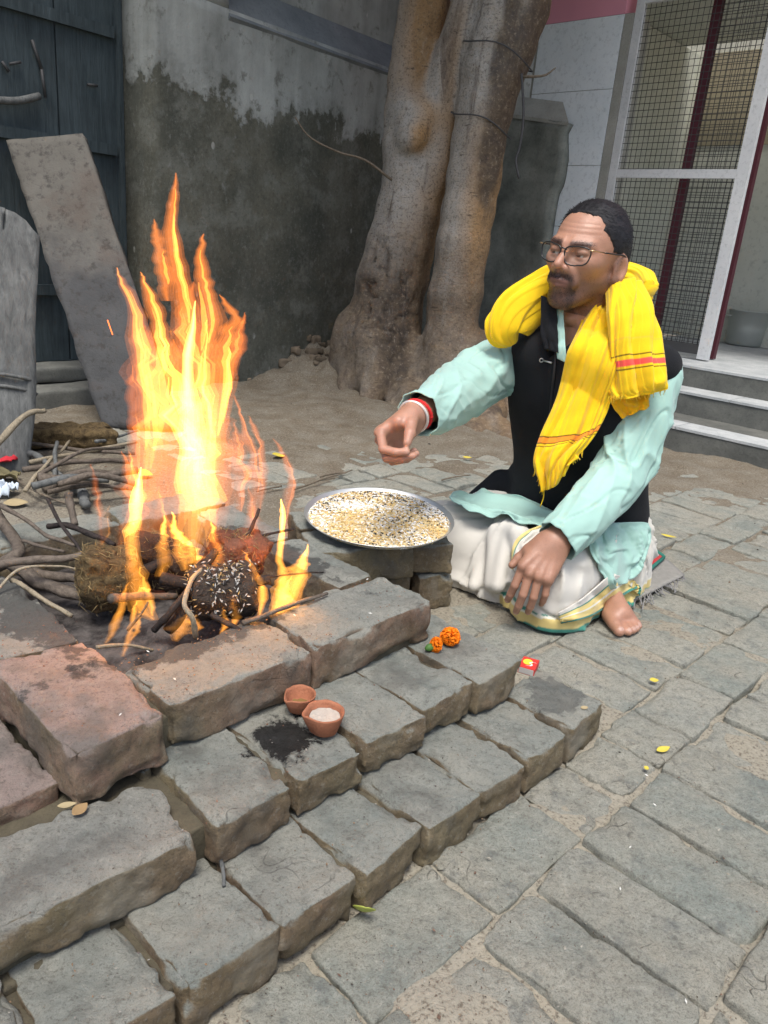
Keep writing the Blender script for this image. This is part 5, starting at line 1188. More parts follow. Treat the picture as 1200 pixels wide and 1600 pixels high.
# ------------------------------------------------------------------ head
HC = at(917, 400, 1.75)
_hf = unit(A3(-.67, -.74, .01)); _hl = unit(np.cross(ZU, _hf)); _hu = np.cross(_hf, _hl)
_rl = math.radians(-4); _hl, _hu = _hl * math.cos(_rl) + _hu * math.sin(_rl), _hu * math.cos(_rl) - _hl * math.sin(_rl)
HB = np.array([_hf, _hl, _hu])
def h2w(V): return HC + .945 * (np.asarray(V, float) @ HB)
EYE = [A3(.0735, s * .0315, .002) for s in (-1, 1)]
def f_head(p):
    ay = np.abs(p[:, 1]); q = p.copy(); q[:, 1] = ay                      # symmetric
    d = s_ell(p, (-.016, 0, .027), (.099, .078, .092))
    d = smin(d, s_ell(p, (.030, 0, -.022), (.064, .055, .088)), .03)
    d = smin(d, s_cap(q, (-.012, .046, -.050), (.064, .018, -.098), .018, .016), .03)
    d = smin(d, s_ell(p, (.071, 0, -.100), (.018, .020, .017)), .022)
    d = smin(d, s_ell(q, (.056, .043, -.014), (.025, .019, .018)), .025)
    d = smin(d, s_cap(q, (.089, .010, .019), (.071, .046, .021), .0095, .0085), .016)
    d = smax(d, -s_ell(q, (.098, .031, .001), (.019, .020, .0125)), .014)
    d = smin(d, s_cap(p, (.087, 0, .014), (.1145, 0, -.024), .0078, .0100), .012)
    d = smin(d, np.sqrt(((q - np.float32([.101, .0125, -.030])) ** 2).sum(-1)) - .0088, .008)
    d = smax(d, -s_ell(q, (.108, .0075, -.0385), (.006, .0042, .004)), .003)
    d = smin(d, s_ell(p, (.080, 0, -.058), (.020, .029, .024)), .02)
    d = smin(d, s_cap(q, (.101, .003, -.0560), (.090, .023, -.0590), .0050, .0030), .004)
    d = smin(d, s_cap(q, (.0985, .001, -.0665), (.089, .021, -.0625), .0062, .0034), .005)
    # frown: pleats over the nose and across the brow
    d = d + .0010 * np.exp(-((ay - .005) / .0022) ** 2) * np.exp(-((p[:, 2] - .030) / .012) ** 2) * (p[:, 0] > .06)
    for zz in (.043, .054, .064): d = d + .0007 * np.exp(-((p[:, 2] - zz - .12 * (p[:, 1]) ** 2 * 10) / .0022) ** 2) * (p[:, 0] > .05)
    # nose-to-mouth fold
    d = smin(d, s_cap(q, (.090, .020, -.034), (.082, .032, -.060), .006, .005), .012)
    eb = np.sqrt(((q - np.float32([.0735, .0315, .002])) ** 2).sum(-1)) - .0122
    d = smin(d, eb, .0015)
    d = smin(d, s_ell(q, (.0758, .0315, .0062), (.0125, .0165, .0082)), .004)
    d = smin(d, s_ell(q, (.0748, .0315, -.0070), (.0115, .0155, .0048)), .004)
    # ear
    e = s_ell(q, (-.016, .081, -.018), (.021, .0075, .033), np.array([[.95, .25, -.18], [-.27, .96, 0], [.17, .05, .98]]))
    e = smax(e, -s_ell(q, (-.012, .088, -.014), (.012, .0065, .019)), .006)
    e = smin(e, np.sqrt(((q - np.float32([-.006, .0770, -.042])) ** 2).sum(-1)) - .0085, .008)
    d = smin(d, e, .007)
    # neck with throat
    d = smin(d, s_cap(p, (-.030, 0, -.055), (-.066, 0, -.210), .046, .055), .03)
    d = smin(d, s_cap(q, (-.02, .052, -.05), (.000, .020, -.20), .015, .013), .03)
    d = smin(d, np.sqrt(((p - np.float32([.012, 0, -.142])) ** 2).sum(-1)) - .013, .02)
    return d
Vh, Fh = nets(f_head, (-.135, -.105, -.215), (.135, .105, .13), .0024)
x, y, z = Vh.T; ay = np.abs(y)
colh = np.tile(SK, (len(Vh), 1)) * (1 + .10 * fbm(Vh * 30, 2, 4))[:, None]
def blend(c, k, t_): k = np.clip(k, 0, 1)[:, None]; return c * (1 - k) + np.array(t_) * k
sm = lambda v, a, b: np.clip((v - a) / (b - a), 0, 1)
colh = blend(colh, .45 * np.exp(-((x - .11) ** 2 + y ** 2 + (z + .026) ** 2) / .0004), (.42, .19, .13))
jawline = sm(-z, .030 + 0 * z, .055 + 0 * z) * sm(x, -.030, -.005) * (1 - sm(ay, .03, .05) * sm(z, -.06, -.035) * sm(x, .01, .03) * .6)
stub = jawline * (z > -.128) * sm(x, -.035, .0)
sideb = np.exp(-((x + .000) / .013) ** 2) * sm(ay, .05, .065) * sm(-z, -.045, -.01) * (z > -.07)
must = np.exp(-((z + .0465 + .25 * ay * ay * 20 * .5) / .0065) ** 2) * sm(x, .065, .085) * (1 - sm(ay, .026, .034))
goat = np.exp(-((z + .094) / .018) ** 2) * sm(x, .045, .07) * (1 - sm(ay, .026, .040)) + np.exp(-((ay - .028) / .006) ** 2) * sm(-z, .048, .056) * sm(x, .05, .07)
nz_ = .96 + .10 * vnoise(Vh * 420, 3); zh_ = z.copy()
colh = blend(colh, np.clip(.72 * stub + .5 * sideb, 0, .72) * nz_, (.032, .019, .013))
colh = blend(colh, np.clip(1.3 * must + .9 * goat, 0, .95) * nz_, (.022, .016, .015))
lip = np.exp(-((z + .0575) / .0050) ** 2) * sm(x, .084, .092) * (1 - sm(ay, .020, .025)) + np.exp(-((z + .0670) / .0050) ** 2) * sm(x, .086, .093) * (1 - sm(ay, .018, .022))
colh = blend(colh, lip * .8, (.16, .070, .058))
colh = blend(colh, np.exp(-((z + .0617) / .0016) ** 2) * sm(x, .08, .09) * (1 - sm(ay, .02, .024)) * .85, (.05, .02, .02))
brow = np.exp(-((z - .0225 - .05 * (ay - .03)) / .0062) ** 2) * sm(ay, .007, .012) * (1 - sm(ay, .048, .057)) * sm(x, .05, .065)
colh = blend(colh, np.clip(brow * 1.0, 0, .85), (.018, .013, .012))
colh = blend(colh, .35 * np.exp(-((ay - .031) / .018) ** 2 - ((z + .004) / .013) ** 2) * sm(x, .05, .07), (.13, .065, .05))
for e in EYE:
    r_ = np.linalg.norm(Vh - e, axis=1); on = (r_ < .0131) & (x > .075)
    gaze = unit(A3(.9, -.35, -.22)); ang = np.arccos(np.clip(((Vh - e) / r_[:, None]) @ gaze, -1, 1))
    colh[on] = np.where((ang < .50)[on][:, None], [.012, .008, .006], [.50, .46, .42])
scalp = sm(z - (.062 - .0 * x), -.01, .01) * (x < .08)
colh = blend(colh, sm(z, .015, .05) * sm(-x, -.035, -.005), (.02, .017, .016))
# ------------------------------------------------------------------ hands and foot
def hand_sdf(wr, d, n, s, fing, thumb, arm_to, k=.010):
    """wr wrist, d to the knuckles, n out of the palm, s towards the thumb; fing: 4 x (spread deg, flex1, flex2, flex3)"""
    prims = []
    pt = lambda a, b, c: wr + a * d + b * s + c * n
    for b0, b1 in ((.018, .029), (.006, .010), (-.006, -.010), (-.017, -.028)):
        prims.append((pt(.005, b0, 0), pt(.078, b1, -.001), .0165, .0125))
    prims.append((pt(.01, .018, .006), pt(.045, .034, .012), .017, .014)); prims.append((pt(.015, -.02, .006), pt(.06, -.024, .006), .014, .012))
    lens = [(.042, .026, .021), (.046, .030, .022), (.043, .028, .021), (.034, .021, .018)]
    bases = [(.084, .0295), (.088, .0100), (.084, -.0095), (.076, -.0275)]; rad = [(.0092, .0086, .0081, .0070), (.0096, .0088, .0082, .0071), (.0092, .0085, .0079, .0068), (.0082, .0075, .0069, .0060)]
    tips = []
    for (ln, (ba, bb), rr, (sp, f1, f2, f3)) in zip(lens, bases, rad, fing):
        P = pt(ba, bb, 0); sp = math.radians(sp); base = d * math.cos(sp) + s * math.sin(sp); a = 0
        for L_, fl, r0, r1 in zip(ln, (f1, f2, f3), rr[:3], rr[1:]):
            a += math.radians(fl); v_ = base * math.cos(a) + n * math.sin(a); Q = P + v_ * L_; prims.append((P, Q, r0, r1)); P = Q
        tips.append((P, v_, base, a))
    global HX; HX = [(pt(a * .9, b, -.0085), pt(a + .003, b, -.0065), .0065, .0068) for a, b in bases] + [(pt(.012, b * .35, -.0125), pt(a, b, -.0100), .0035, .0042) for a, b in bases]
    HX = HX + [(pt(.02, .004, -.0155), pt(.045, .012, -.0135), .0018, .0018), (pt(.045, .012, -.0135), pt(.07, -.002, -.012), .0018, .0015)]
    tp_ = [pt(*q) for q in thumb]
    for i in range(len(tp_) - 1): prims.append((tp_[i], tp_[i + 1], [.015, .0115, .0105][i], [.0115, .0105, .008][i]))
    prims.append((wr - .006 * d, wr + .02 * d, .0205, .020)); prims.append((arm_to, wr, .034, .0225))
    return prims, tips
def hand_mesh(prims, res=.0023):
    pts = np.array([p for q in prims[:-1] for p in q[:2]]); lo_, hi_ = pts.min(0) - .03, pts.max(0) + .03
    a = prims[-1][0]; lo_ = np.minimum(lo_, a - .04); hi_ = np.maximum(hi_, a + .04)
    def f(p):
        d = None
        palm = prims[:6]
        for q in palm:
            c = s_cap(p, *q); d = c if d is None else smin(d, c, .012)
        for q in prims[6:-5]:
            pass
        for q in HX: d = smin(d, s_cap(p, *q), .005)
        body = d; fd = None
        for q in prims[6:18]:
            c = s_cap(p, *q); fd = c if fd is None else smin(fd, c, .0022)
        d = smin(body, fd, .007)
        th = None
        for q in prims[18:-2]:
            c = s_cap(p, *q); th = c if th is None else smin(th, c, .004)
        d = smin(d, th, .009)
        for q in prims[-2:]: d = smin(d, s_cap(p, *q), .018)
        return d
    return nets(f, lo_, hi_, res)
def hand_col(V, d, n, tips):
    c = np.tile(SK * .92, (len(V), 1)) * (1 + .12 * fbm(V * 60, 2, 8))[:, None]
    for P, v_, base, a in tips:
        back = base * math.sin(a) - n * math.cos(a)                     # nail side
        q = P + back * .0055 + v_ * .002; r_ = np.linalg.norm((V - q), axis=1); c = blend(c, (r_ < .0058) * .8, (.50, .30, .23))
    return c
# right hand: palm towards the viewer, fingers closed on a pinch of grain
wR = at(648, 650, 1.50); kR = at(597, 694, 1.46)
dR = unit(kR - wR); nR = A3(.66, -.55, -.20); nR = unit(nR - dR * (nR @ dR)); sR_ = np.cross(dR, nR)
eR = at(728, 604, 1.75)
primsR, tipsR = hand_sdf(wR, dR, nR, sR_, [(4, 56, 58, 18), (1, 62, 64, 22), (-2, 68, 70, 26), (-5, 74, 74, 30)], [(.012, .022, .012), (.034, .032, .034), (.052, .036, .052), (.070, .036, .064)], wR + unit(eR - wR) * .09)
VR, FR = hand_mesh(primsR); cR_ = hand_col(VR, dR, nR, tipsR)
palmk = np.clip(((VR - wR) @ nR) / .02, 0, 1); cR_ = blend(cR_, palmk * .5, (.44, .235, .165))
# left hand: hanging over the knee, back towards the viewer
wL = at(868, 846, 1.500); kL = at(838, 906, 1.47)
dL = unit(at(836, 897, 1.462) - wL); nL = A3(.25, .93, -.1); nL = unit(nL - dL * (nL @ dL)); sL_ = np.cross(nL, dL); sL_ = sL_ if sL_[0] < 0 else -sL_
eL = at(972, 738, 1.645)
primsL, tipsL = hand_sdf(wL, dL, nL, sL_, [(-12, 22, 26, 14), (-17, 20, 26, 16), (-21, 22, 28, 16), (-26, 28, 30, 16)], [(.012, .022, .006), (.040, .036, .020), (.066, .044, .026), (.086, .048, .028)], wL + unit(eL - wL) * .09)
VL, FL = hand_mesh(primsL); cL_ = hand_col(VL, dL, nL, tipsL)
kn = np.zeros(len(VL))
for q in primsL[6:18:3]: kn += np.exp(-(np.linalg.norm(VL - q[0], axis=1) / .010) ** 2)
for q in primsL[7:18:3]: kn += .8 * np.exp(-(np.linalg.norm(VL - q[0], axis=1) / .007) ** 2)
cL_ = blend(cL_, .45 * kn, (.20, .085, .055))
# foot showing under the knee
fA = at(925, 928, 1.70); toe = gz(985, 985, .012); fd_ = toe - fA; fd_[2] = 0; fd_ = unit(fd_); fs_ = unit(np.cross(ZU, fd_))
def fp(a, b, z_): q = A3(toe[0], toe[1], 0) + a * fd_ + b * fs_; q[2] = z_; return q
ftp = [(fp(-.17, 0, .05), fp(-.05, 0, .028), .034, .022), (fp(-.06, -.022, .018), fp(-.022, -.026, .014), .017, .014), (fp(-.06, .02, .016), fp(-.03, .026, .012), .016, .012)]
toes = [(-.026, .010, .0125, .014), (-.006, .012, .0095, .011), (.008, .006, .0085, .010), (.020, -.002, .008, .0095), (.031, -.012, .0078, .009)]
def f_foot(p):
    d = None
    for q in ftp:
        c = s_cap(p, *q); d = c if d is None else smin(d, c, .02)
    for b, a, r0, r1 in toes:
        d = smin(d, s_cap(p, fp(-.03, b * .95, .014), fp(a - .010, b, .0105), r0, r1 * .88), .0045)
    d = smin(d, s_cap(p, fp(-.17, 0, .05), fp(-.30, .03, .075), .034, .045), .03)
    return smax(d, -p[:, 2] + .0005, .003)
VF, FF = nets(f_foot, fp(-.32, 0, .06) - .12 * A3(1, 1, .55), np.maximum(fp(.03, .06, .1), fp(.03, -.06, .1)) + .06 , .003) if False else nets(f_foot, np.minimum(fp(-.33, .0, 0), fp(.04, 0, 0)) - A3(.09, .06, .004), np.maximum(fp(-.33, 0, .1), fp(.04, 0, .1)) + A3(.09, .06, .04), .003)
cF_ = np.tile(SK * A3(.95, .95, .98), (len(VF), 1)) * (1 + .15 * fbm(VF * 40, 2, 5))[:, None]
for b, a, r0, r1 in toes:
    q = fp(a - .004, b, .0195); cF_ = blend(cF_, (np.linalg.norm(VF - q, axis=1) < .0062) * .7, (.48, .33, .27))
# trunk and limbs inside the clothes, one skin with the rest
def f_trunk(pl):
    d = s_cap(pl, (.02, 0, .13), (.085, 0, .48), .115, .115)
    d = smin(d, s_cap(pl, (.10, -.13, .53), (.10, .13, .53), .05, .05), .06)
    d = smin(d, s_cap(pl, (.10, 0, .52), (.125, 0, .60), .06, .055), .05)
    for s in (-1, 1):
        d = smin(d, s_cap(pl, (.02, s * .09, .10), (.26, s * .13, .085), .06, .045), .04)
        d = smin(d, s_cap(pl, (.26, s * .13, .07), (.18, -s * .08, .05), .04, .03), .02)
    for sh, el, wr in (((.10, -.165, .54), to_l(eR), to_l(wR)), ((.075, .165, .54), to_l(eL), to_l(wL))):
        d = smin(d, s_cap(pl, sh, el, .036, .030), .02); d = smin(d, s_cap(pl, el, wr + .25 * (el - wr), .030, .026), .012)
    return d
VT, FT = nets(lambda p: f_trunk(p), (-.16, -.34, .005), (.50, .32, .68), .011)
bodyV, bodyF, bodyC = joinc([(h2w(Vh), Fh, colh), (VR, FR, cR_), (VL, FL, cL_), (VF, FF, cF_), (to_w(VT), FT, SK)])
mk('body', bodyV, np.array(bodyF), M_SKIN, person, True, bodyC)

# ------------------------------------------------------------------ hair
def hairline(p):
    x, y, z = p[:, 0], np.abs(p[:, 1]), p[:, 2]
    front = z - (.083 - .9 * np.clip(y - .040, 0, 1) + .0) + (x - .055) * -.55      # forehead line with receding temples
    side = np.where(x > .022, z - (.030 + (x - .022) * 1.05), np.where(x > -.03, z - (.006 + (x + .03) * .2), z + .075 + (x + .03) * .55))
    return np.where(y > .052, side, np.where(x > .0, front, z + .070 + (x + .03) * .55))
def f_hair(p):
    d = s_ell(p, (-.016, 0, .029), (.1005, .0795, .0935)) + .0016 * vnoise(p * 45, 4) + .0006 * vnoise(p * 190, 7)
    d = smin(d, s_cap(p, (-.05, 0, .0), (-.075, 0, -.065), .062, .05) , .03)
    h = -hairline(p) + .0045 * vnoise(p * 120, 2)
    ear = s_ell(np.abs(p * np.float32([1, 1, 1])) * np.float32([0, 1, 0]) + p * np.float32([1, 0, 1]), (-.016, .084, -.020), (.026, .02, .036))
    return smax(smax(d, h, .006), -ear, .004)
Vc, Fc = nets(f_hair, (-.14, -.10, -.12), (.10, .10, .145), .0028)
hair = mk('hair', h2w(Vc), Fc, M_HAIR, person)
Nc = vnormals(Vc, Fc); rh = np.random.default_rng(5); pick = rh.choice(len(Vc), 3400); Vs, Fs_ = [], []
for i in pick:
    p0, n0 = Vc[i], Nc[i]; fl = unit(A3(-.75, .35 * np.sign(p0[1] + .03), -.12 if p0[2] > .04 else -.8) + rh.normal(0, .22, 3)); t0 = unit(fl - n0 * (fl @ n0) + n0 * rh.uniform(.02, .24)); L_ = rh.uniform(.007, .014) * (1.3 if p0[2] > .05 else .7)
    w_ = unit(np.cross(t0, n0)) * .0006; i0 = len(Vs); Vs += [p0 - w_, p0 + w_, p0 + t0 * L_ * .6 + n0 * .001 + w_ * .7, p0 + t0 * L_ * .6 + n0 * .001 - w_ * .7, p0 + t0 * L_ - n0 * .001]
    Fs_ += [[i0, i0 + 1, i0 + 2, i0 + 3], [i0 + 3, i0 + 2, i0 + 4]]
o = mk('hair_strand', h2w(np.array(Vs)) , Fs_, M_HAIR, hair) if False else obj('hair_strands', mesh_data('hair_strands', h2w(np.array(Vs)) - PIV[person.name], Fs_, M_HAIR), hair)

# stubble, moustache and eyebrows as short hairs
Nh = vnormals(Vh, Fh); wt = np.clip(.35 * stub + .3 * sideb + 1.2 * must + .9 * goat + .7 * brow, 0, 2) * (np.abs(zh_ + .0617) > .007); pick = rh.choice(len(Vh), 4200, p=wt / wt.sum()); Vs, Fs_ = [], []
for i in pick:
    p0, n0 = Vh[i] + rh.normal(0, .0008, 3), Nh[i]; isb = brow[i] > .3; fl = A3(-.2, np.sign(p0[1]) * 1.0, .15) if isb else A3(-.1, .25 * np.sign(p0[1]), -1.0); t0 = unit(fl + rh.normal(0, .3, 3)); t0 = unit(t0 - n0 * (t0 @ n0) + n0 * .35); L_ = rh.uniform(.0025, .0045) * (1.5 if isb or must[i] > .4 else .8); w_ = unit(np.cross(t0, n0)) * .0003; i0 = len(Vs)
    Vs += [p0 - w_, p0 + w_, p0 + t0 * L_]; Fs_.append([i0, i0 + 1, i0 + 2])
obj('beard_hair', mesh_data('beard_hair', h2w(np.array(Vs)) - PIV[person.name], Fs_, M_HAIR), hair)

# ------------------------------------------------------------------ glasses
glasses = bpy.data.objects.new('glasses', None); COL.objects.link(glasses); glasses.parent = person; PIV[glasses.name] = A3(*PO)
M_FRAME = simple('black_frame', (.012, .011, .011), .3, .1, 30, spec=.5); M_GOLD = simple('gold_metal', (.55, .36, .20), .3, .05, 30, metal=1)
t = NT('spectacle_lens'); tr = t.n('BsdfTransparent'); gl = t.n('BsdfGlossy'); gl.inputs['Roughness'].default_value = .03; mx = t.n('MixShader'); mx.inputs[0].default_value = .035
t.t.links.new(tr.outputs[0], mx.inputs[1]); t.t.links.new(gl.outputs[0], mx.inputs[2]); t.t.links.new(mx.outputs[0], t.out.inputs['Surface']); tr.inputs[0].default_value = (.93, .94, .93, 1); M_LENS = t.m
for s in (-1, 1):
    th = np.linspace(0, 2 * np.pi, 40, endpoint=False); e = 3.2
    cx_ = np.sign(np.cos(th)) * np.abs(np.cos(th)) ** (2 / e) * .0275; cz_ = np.sign(np.sin(th)) * np.abs(np.sin(th)) ** (2 / e) * .0192
    cx_ = cx_ * (1 + .13 * cz_ / .02); yy = s * (.0335 + cx_ * 1.0); zz = -.001 + cz_ - .002 * (cx_ < 0)
    xx = .1065 - 1.6 * (np.abs(yy)) ** 2 * 2.2 
    loop = np.stack([xx, yy, zz], -1)
    V, F = tube(np.concatenate([loop, loop[:2]]), .0017, 6, False); mk('rim', h2w(V), F, M_FRAME, glasses)
    Vt, Ft = tube([(.1015, s * .0600, .013), (.094, s * .0690, .014), (.060, s * .0765, .013)], .0014, 6); mk('temple', h2w(Vt), Ft, M_GOLD, glasses)
    Vt, Ft = tube(spline([(.061, s * .0765, .013), (.02, s * .0815, .013), (-.018, s * .0835, .012), (-.034, s * .0835, -.004)], 12), .0019, 6); mk('temple_tip', h2w(Vt), Ft, M_FRAME, glasses)
    Vg = np.concatenate([loop, [loop.mean(0)]]); mk('lens', h2w(Vg), [[i, (i + 1) % 40, 40] for i in range(40)], M_LENS, glasses)
V, F = tube(spline([(.1045, -.0085, .008), (.1085, 0, .0105), (.1045, .0085, .008)], 8), .0016, 6); mk('bridge', h2w(V), F, M_FRAME, glasses)

# ------------------------------------------------------------------ clothes
def saw(x): f = x - np.floor(x); return np.where(f < .86, f / .86, (1 - f) / .14)
MINT = np.array([.34, .53, .46]); CREAM = np.array([.60, .57, .505]); YEL = np.array([.80, .53, .008]); BLK = np.array([.010, .011, .013])
def sleeve(path, rad, wr, seed, n=170, seg=96, cuff=True):
    q = spline(np.concatenate([np.asarray(path), np.asarray(rad)[:, None]], 1), n); C, R = q[:, :3], q[:, 3]
    T = np.gradient(C, axis=0); T /= np.linalg.norm(T, axis=1)[:, None]; N = np.cross(T[0], ZU); N /= np.linalg.norm(N)
    th = np.linspace(0, 2 * np.pi, seg, endpoint=False); t_ = np.linspace(0, 1, n); V = []
    for i in range(n):
        N = N - T[i] * N.dot(T[i]); N /= np.linalg.norm(N); B = np.cross(T[i], N); V.append(C[i] + R[i] * (np.cos(th)[:, None] * N + np.sin(th)[:, None] * B))
    V = np.array(V); nrm = V - C[:, None]; nrm /= np.linalg.norm(nrm, axis=-1, keepdims=True)
    tt, hh = np.meshgrid(t_, th, indexing='ij')
    w1 = 1 - np.abs(vnoise(np.stack([tt * 6.5 + 1.3 * np.sin(hh + seed), np.cos(hh) * 1.1 + tt * 2, np.sin(hh) * 1.1], -1), seed)) * 2
    w2 = 1 - np.abs(vnoise(np.stack([tt * 17 + 1.5 * np.cos(hh + 2 * seed), np.cos(hh) * 2.2, np.sin(hh) * 2.2 + tt * 4], -1), seed + 5)) * 2
    low = vnoise(np.stack([tt * 5, np.cos(hh), np.sin(hh)], -1), seed + 9)
    amp = wr * (.45 + .8 * np.exp(-((tt - .52) / .16) ** 2) + .5 * np.exp(-((tt - .92) / .12) ** 2))
    w1 = np.sign(w1) * np.abs(w1) ** 1.6; w3 = -np.exp(-(vnoise(np.stack([tt * 8 + 2.2 * np.sin(hh + .5 * seed), np.cos(hh) * 1.3 + 3, np.sin(hh) * 1.3 + tt], -1), seed + 21) / .07) ** 2)
    V = V + nrm * (amp * (.0062 * w1 + .0022 * w2 + .003 * low + .0040 * w3))[..., None]
    rows = [V]
    if cuff:                                                            # turn the cuff edge inwards
        e = V[-1]; c = C[-1]; rows += [(c + (e - c) * .985 + T[-1] * .004)[None], (c + (e - c) * .94 + T[-1] * .003)[None], (c + (e - c) * .88 - T[-1] * .03)[None]]
    G = np.concatenate(rows); return G.reshape(-1, 3), grid_faces(len(G), seg, True)
kurta = bpy.data.objects.new('shirt', None); COL.objects.link(kurta); kurta.parent = person; PIV[kurta.name] = A3(*PO)
def kp(V, F, name): 
    V = np.asarray(V); return mk(name, V, F, M_CLOTH, kurta, True, MINT * (1 + .06 * fbm(V * 9, 2, 3))[:, None])
pR = [at(850, 545, 1.88), at(805, 562, 1.91), at(768, 580, 1.86), eR, at(692, 628, 1.63), wR + unit(eR - wR) * .022]
V, F = sleeve(pR, [.058, .070, .069, .065, .057, .045], 1.0, 3); kp(V, F, 'sleeve')
pL = [at(1000, 565, 1.76), at(1022, 580, 1.73), at(1010, 635, 1.69), eL, at(925, 790, 1.57), wL + unit(eL - wL) * .006]
V, F = sleeve(pL, [.040, .055, .058, .060, .053, .044], 1.2, 7); kp(V, F, 'sleeve')
# shirt collar showing at the throat
ncx = to_l(HC + HB.T @ A3(-.045, 0, -.17)); cp = []
for a in np.linspace(-2.5, 2.5, 40): cp.append([to_w(ncx + A3(.068 * math.cos(a), .070 * math.sin(a), -.045 - .03 * math.cos(a))), to_w(ncx + A3(.062 * math.cos(a), .064 * math.sin(a), -.005 - .035 * math.cos(a)))])
V, F = shell(patch(np.array(cp), 60, 8), .003); kp(V, F, 'collar')
# vest
def f_vest(p):
    f, l, z = p[:, 0], p[:, 1], p[:, 2]
    t_ = np.clip((z - .08) / .5, 0, 1); fc = -.005 + .11 * t_; a = .150 - .02 * t_ - .012 * np.exp(-((z - .30) / .1) ** 2); b = .175 + .012 * t_ - .014 * np.exp(-((z - .28) / .09) ** 2)
    e = ((np.abs((f - fc) / a)) ** 2.5 + (np.abs(l / b)) ** 2.5) ** .4; d = (e - 1) * .14
    top = z - (.625 - .42 * np.clip(np.abs(l) - .075, 0, 1) - .35 * np.clip(f - .13, 0, 1))
    d = smax(d, top, .05); d = smax(d, .098 + .05 * (l > 0) * 0 - z, .03)
    for s, zz in ((-1, .555), (1, .562)): d = smin(d, s_ell(p, (.078, s * .160, zz - .004), (.080, .052, .046)), .03)
    d = smax(d, -s_ell(p, (.185, -.005, .67), (.075, .036, .12)), .02)     # neck opening
    cz_ = np.clip((z - .55) / .12, 0, 1); rad_ = np.sqrt((f - .098 - .022 * cz_) ** 2 + (l - .012) ** 2)
    col_ = np.abs(rad_ - .074 + .006 * cz_) - .007; col_ = smax(smax(col_, z - .672 + .45 * np.clip(f - .12, 0, 1), .006), np.maximum(.54 - z, (f - .150) - .3 * (np.abs(l - .012) - .045)), .006)
    d = smin(d, col_, .012)
    d = smin(d, s_cap(p, (.15, -.21, .15), (.10, -.19, .20), .03, .03), .05)
    fold = .0045 * (1 - 2 * np.abs(vnoise(np.stack([f * 5 + 2, l * 5, z * 13 + 3 * f], -1), 4))) + .006 * vnoise(np.stack([f * 7, l * 7, z * 4], -1), 6)
    w = np.clip((.40 - z) / .2, .25, 1)
    d = d - fold * w
    zip_ = np.exp(-((l + .012) / .005) ** 2) * (f > .1); d = d + .004 * zip_
    return d
Vv, Fv = nets(f_vest, (-.19, -.26, .06), (.30, .26, .69), .0055)
vest = mk('vest', to_w(Vv), Fv, M_FLEECE, person, True, BLK * (1 + .3 * fbm(Vv * 14, 3, 2))[:, None])
def on_vest(px, py, out=.006):
    """point on the vest front along a surveyed sight line"""
    r = ray(px, py); ts = np.linspace(1.3, 2.6, 700); P = A3(0, 0, CAM_H) + ts[:, None] * r; dd = f_vest(to_l(P).astype(np.float32)); k = np.argmax(dd < out); return P[k]
zq = [on_vest(846, 563, .003), on_vest(853, 566, .003), on_vest(862, 567, .003)]
M_ZIP = simple('zip_metal', (.5, .5, .48), .35, .1, 40, metal=.9)
ring = [zq[0] + .004 * (math.cos(a) * A3(1, 0, 0) + math.sin(a) * ZU) for a in np.linspace(0, 6.28, 12)]
obj('zip_pull', mesh_data('zip_pull', join([tube(ring, .0014, 5, False), tube([zq[0] + A3(.004, 0, 0), zq[2]], .0022, 6)])[0] - PO, join([tube(ring, .0014, 5, False), tube([zq[0] + A3(.004, 0, 0), zq[2]], .0022, 6)])[1], M_ZIP), vest)
zl_ = np.array([on_vest(px, py, .0015) for px, py in [(872, 505), (868, 560), (862, 620), (856, 690), (852, 750), (850, 790)]]); V, F = tube(spline(zl_, 30), .003, 6)
obj('zip', mesh_data('zip', V - PO, F, simple('zip_tape', (.02, .02, .022), .5)), vest)
# dhoti
def f_dhoti(p):
    q = p.copy(); drop = np.clip(.075 - p[:, 2], 0, 1); q[:, 2] = np.maximum(p[:, 2], .075)
    d = s_cap(q, (.0, -.10, .085), (.30, -.185, .085), .10, .078)
    d = smin(d, s_cap(q, (.0, .10, .09), (.285, .125, .105), .105, .080), .03)
    d = smin(d, s_cap(q, (.30, -.18, .075), (.25, .06, .07), .070, .06), .03)
    d = smin(d, s_cap(q, (.285, .125, .085), (.22, .0, .075), .07, .06), .03)
    d = smin(d, s_ell(q, (.13, 0, .08), (.17, .17, .07)), .04)
    d = d - drop * .10
    r = np.sqrt((p[:, 0] - .12) ** 2 + p[:, 1] ** 2); ph = np.arctan2(p[:, 1], p[:, 0] - .05)
    f1 = 1 - 2 * np.abs(vnoise(np.stack([ph * 3.3 + 5 * p[:, 2], r * 4 + 2, p[:, 2] * 9 - ph], -1), 3))
    f2 = 1 - 2 * np.abs(vnoise(np.stack([ph * 8, r * 6, p[:, 2] * 6 + 2 * ph], -1), 8))
    f3 = 1 - 2 * np.abs(vnoise(np.stack([p[:, 1] * 28 + 4 * p[:, 2], p[:, 0] * 7, p[:, 2] * 5], -1), 12))
    mid = np.exp(-((p[:, 1] - .0) / .06) ** 2) * (p[:, 0] > .2)
    f1 = np.sign(f1) * np.abs(f1) ** 1.5; cz = np.exp(-(vnoise(np.stack([ph * 2.6 - 3 * p[:, 2], r * 5, p[:, 2] * 14 + 2 * ph], -1), 31) / .09) ** 2)
    d = d - .016 * f1 - .008 * f2 - .011 * f3 * mid + .008 * cz
    # bunched pleats tucked between the knees
    for (a, b, rr) in [((.30, -.03, .15), (.36, .02, .05), .020), ((.30, .0, .16), (.37, .045, .06), .018), ((.28, -.06, .13), (.365, -.03, .03), .018), ((.29, .02, .165), (.34, .07, .13), .020), ((.25, -.05, .16), (.31, .03, .17), .022)]:
        d = smin(d, s_cap(p, a, b, rr, rr * .8) - .003 * f2, .018)
    return smax(d, .001 - p[:, 2], .004)
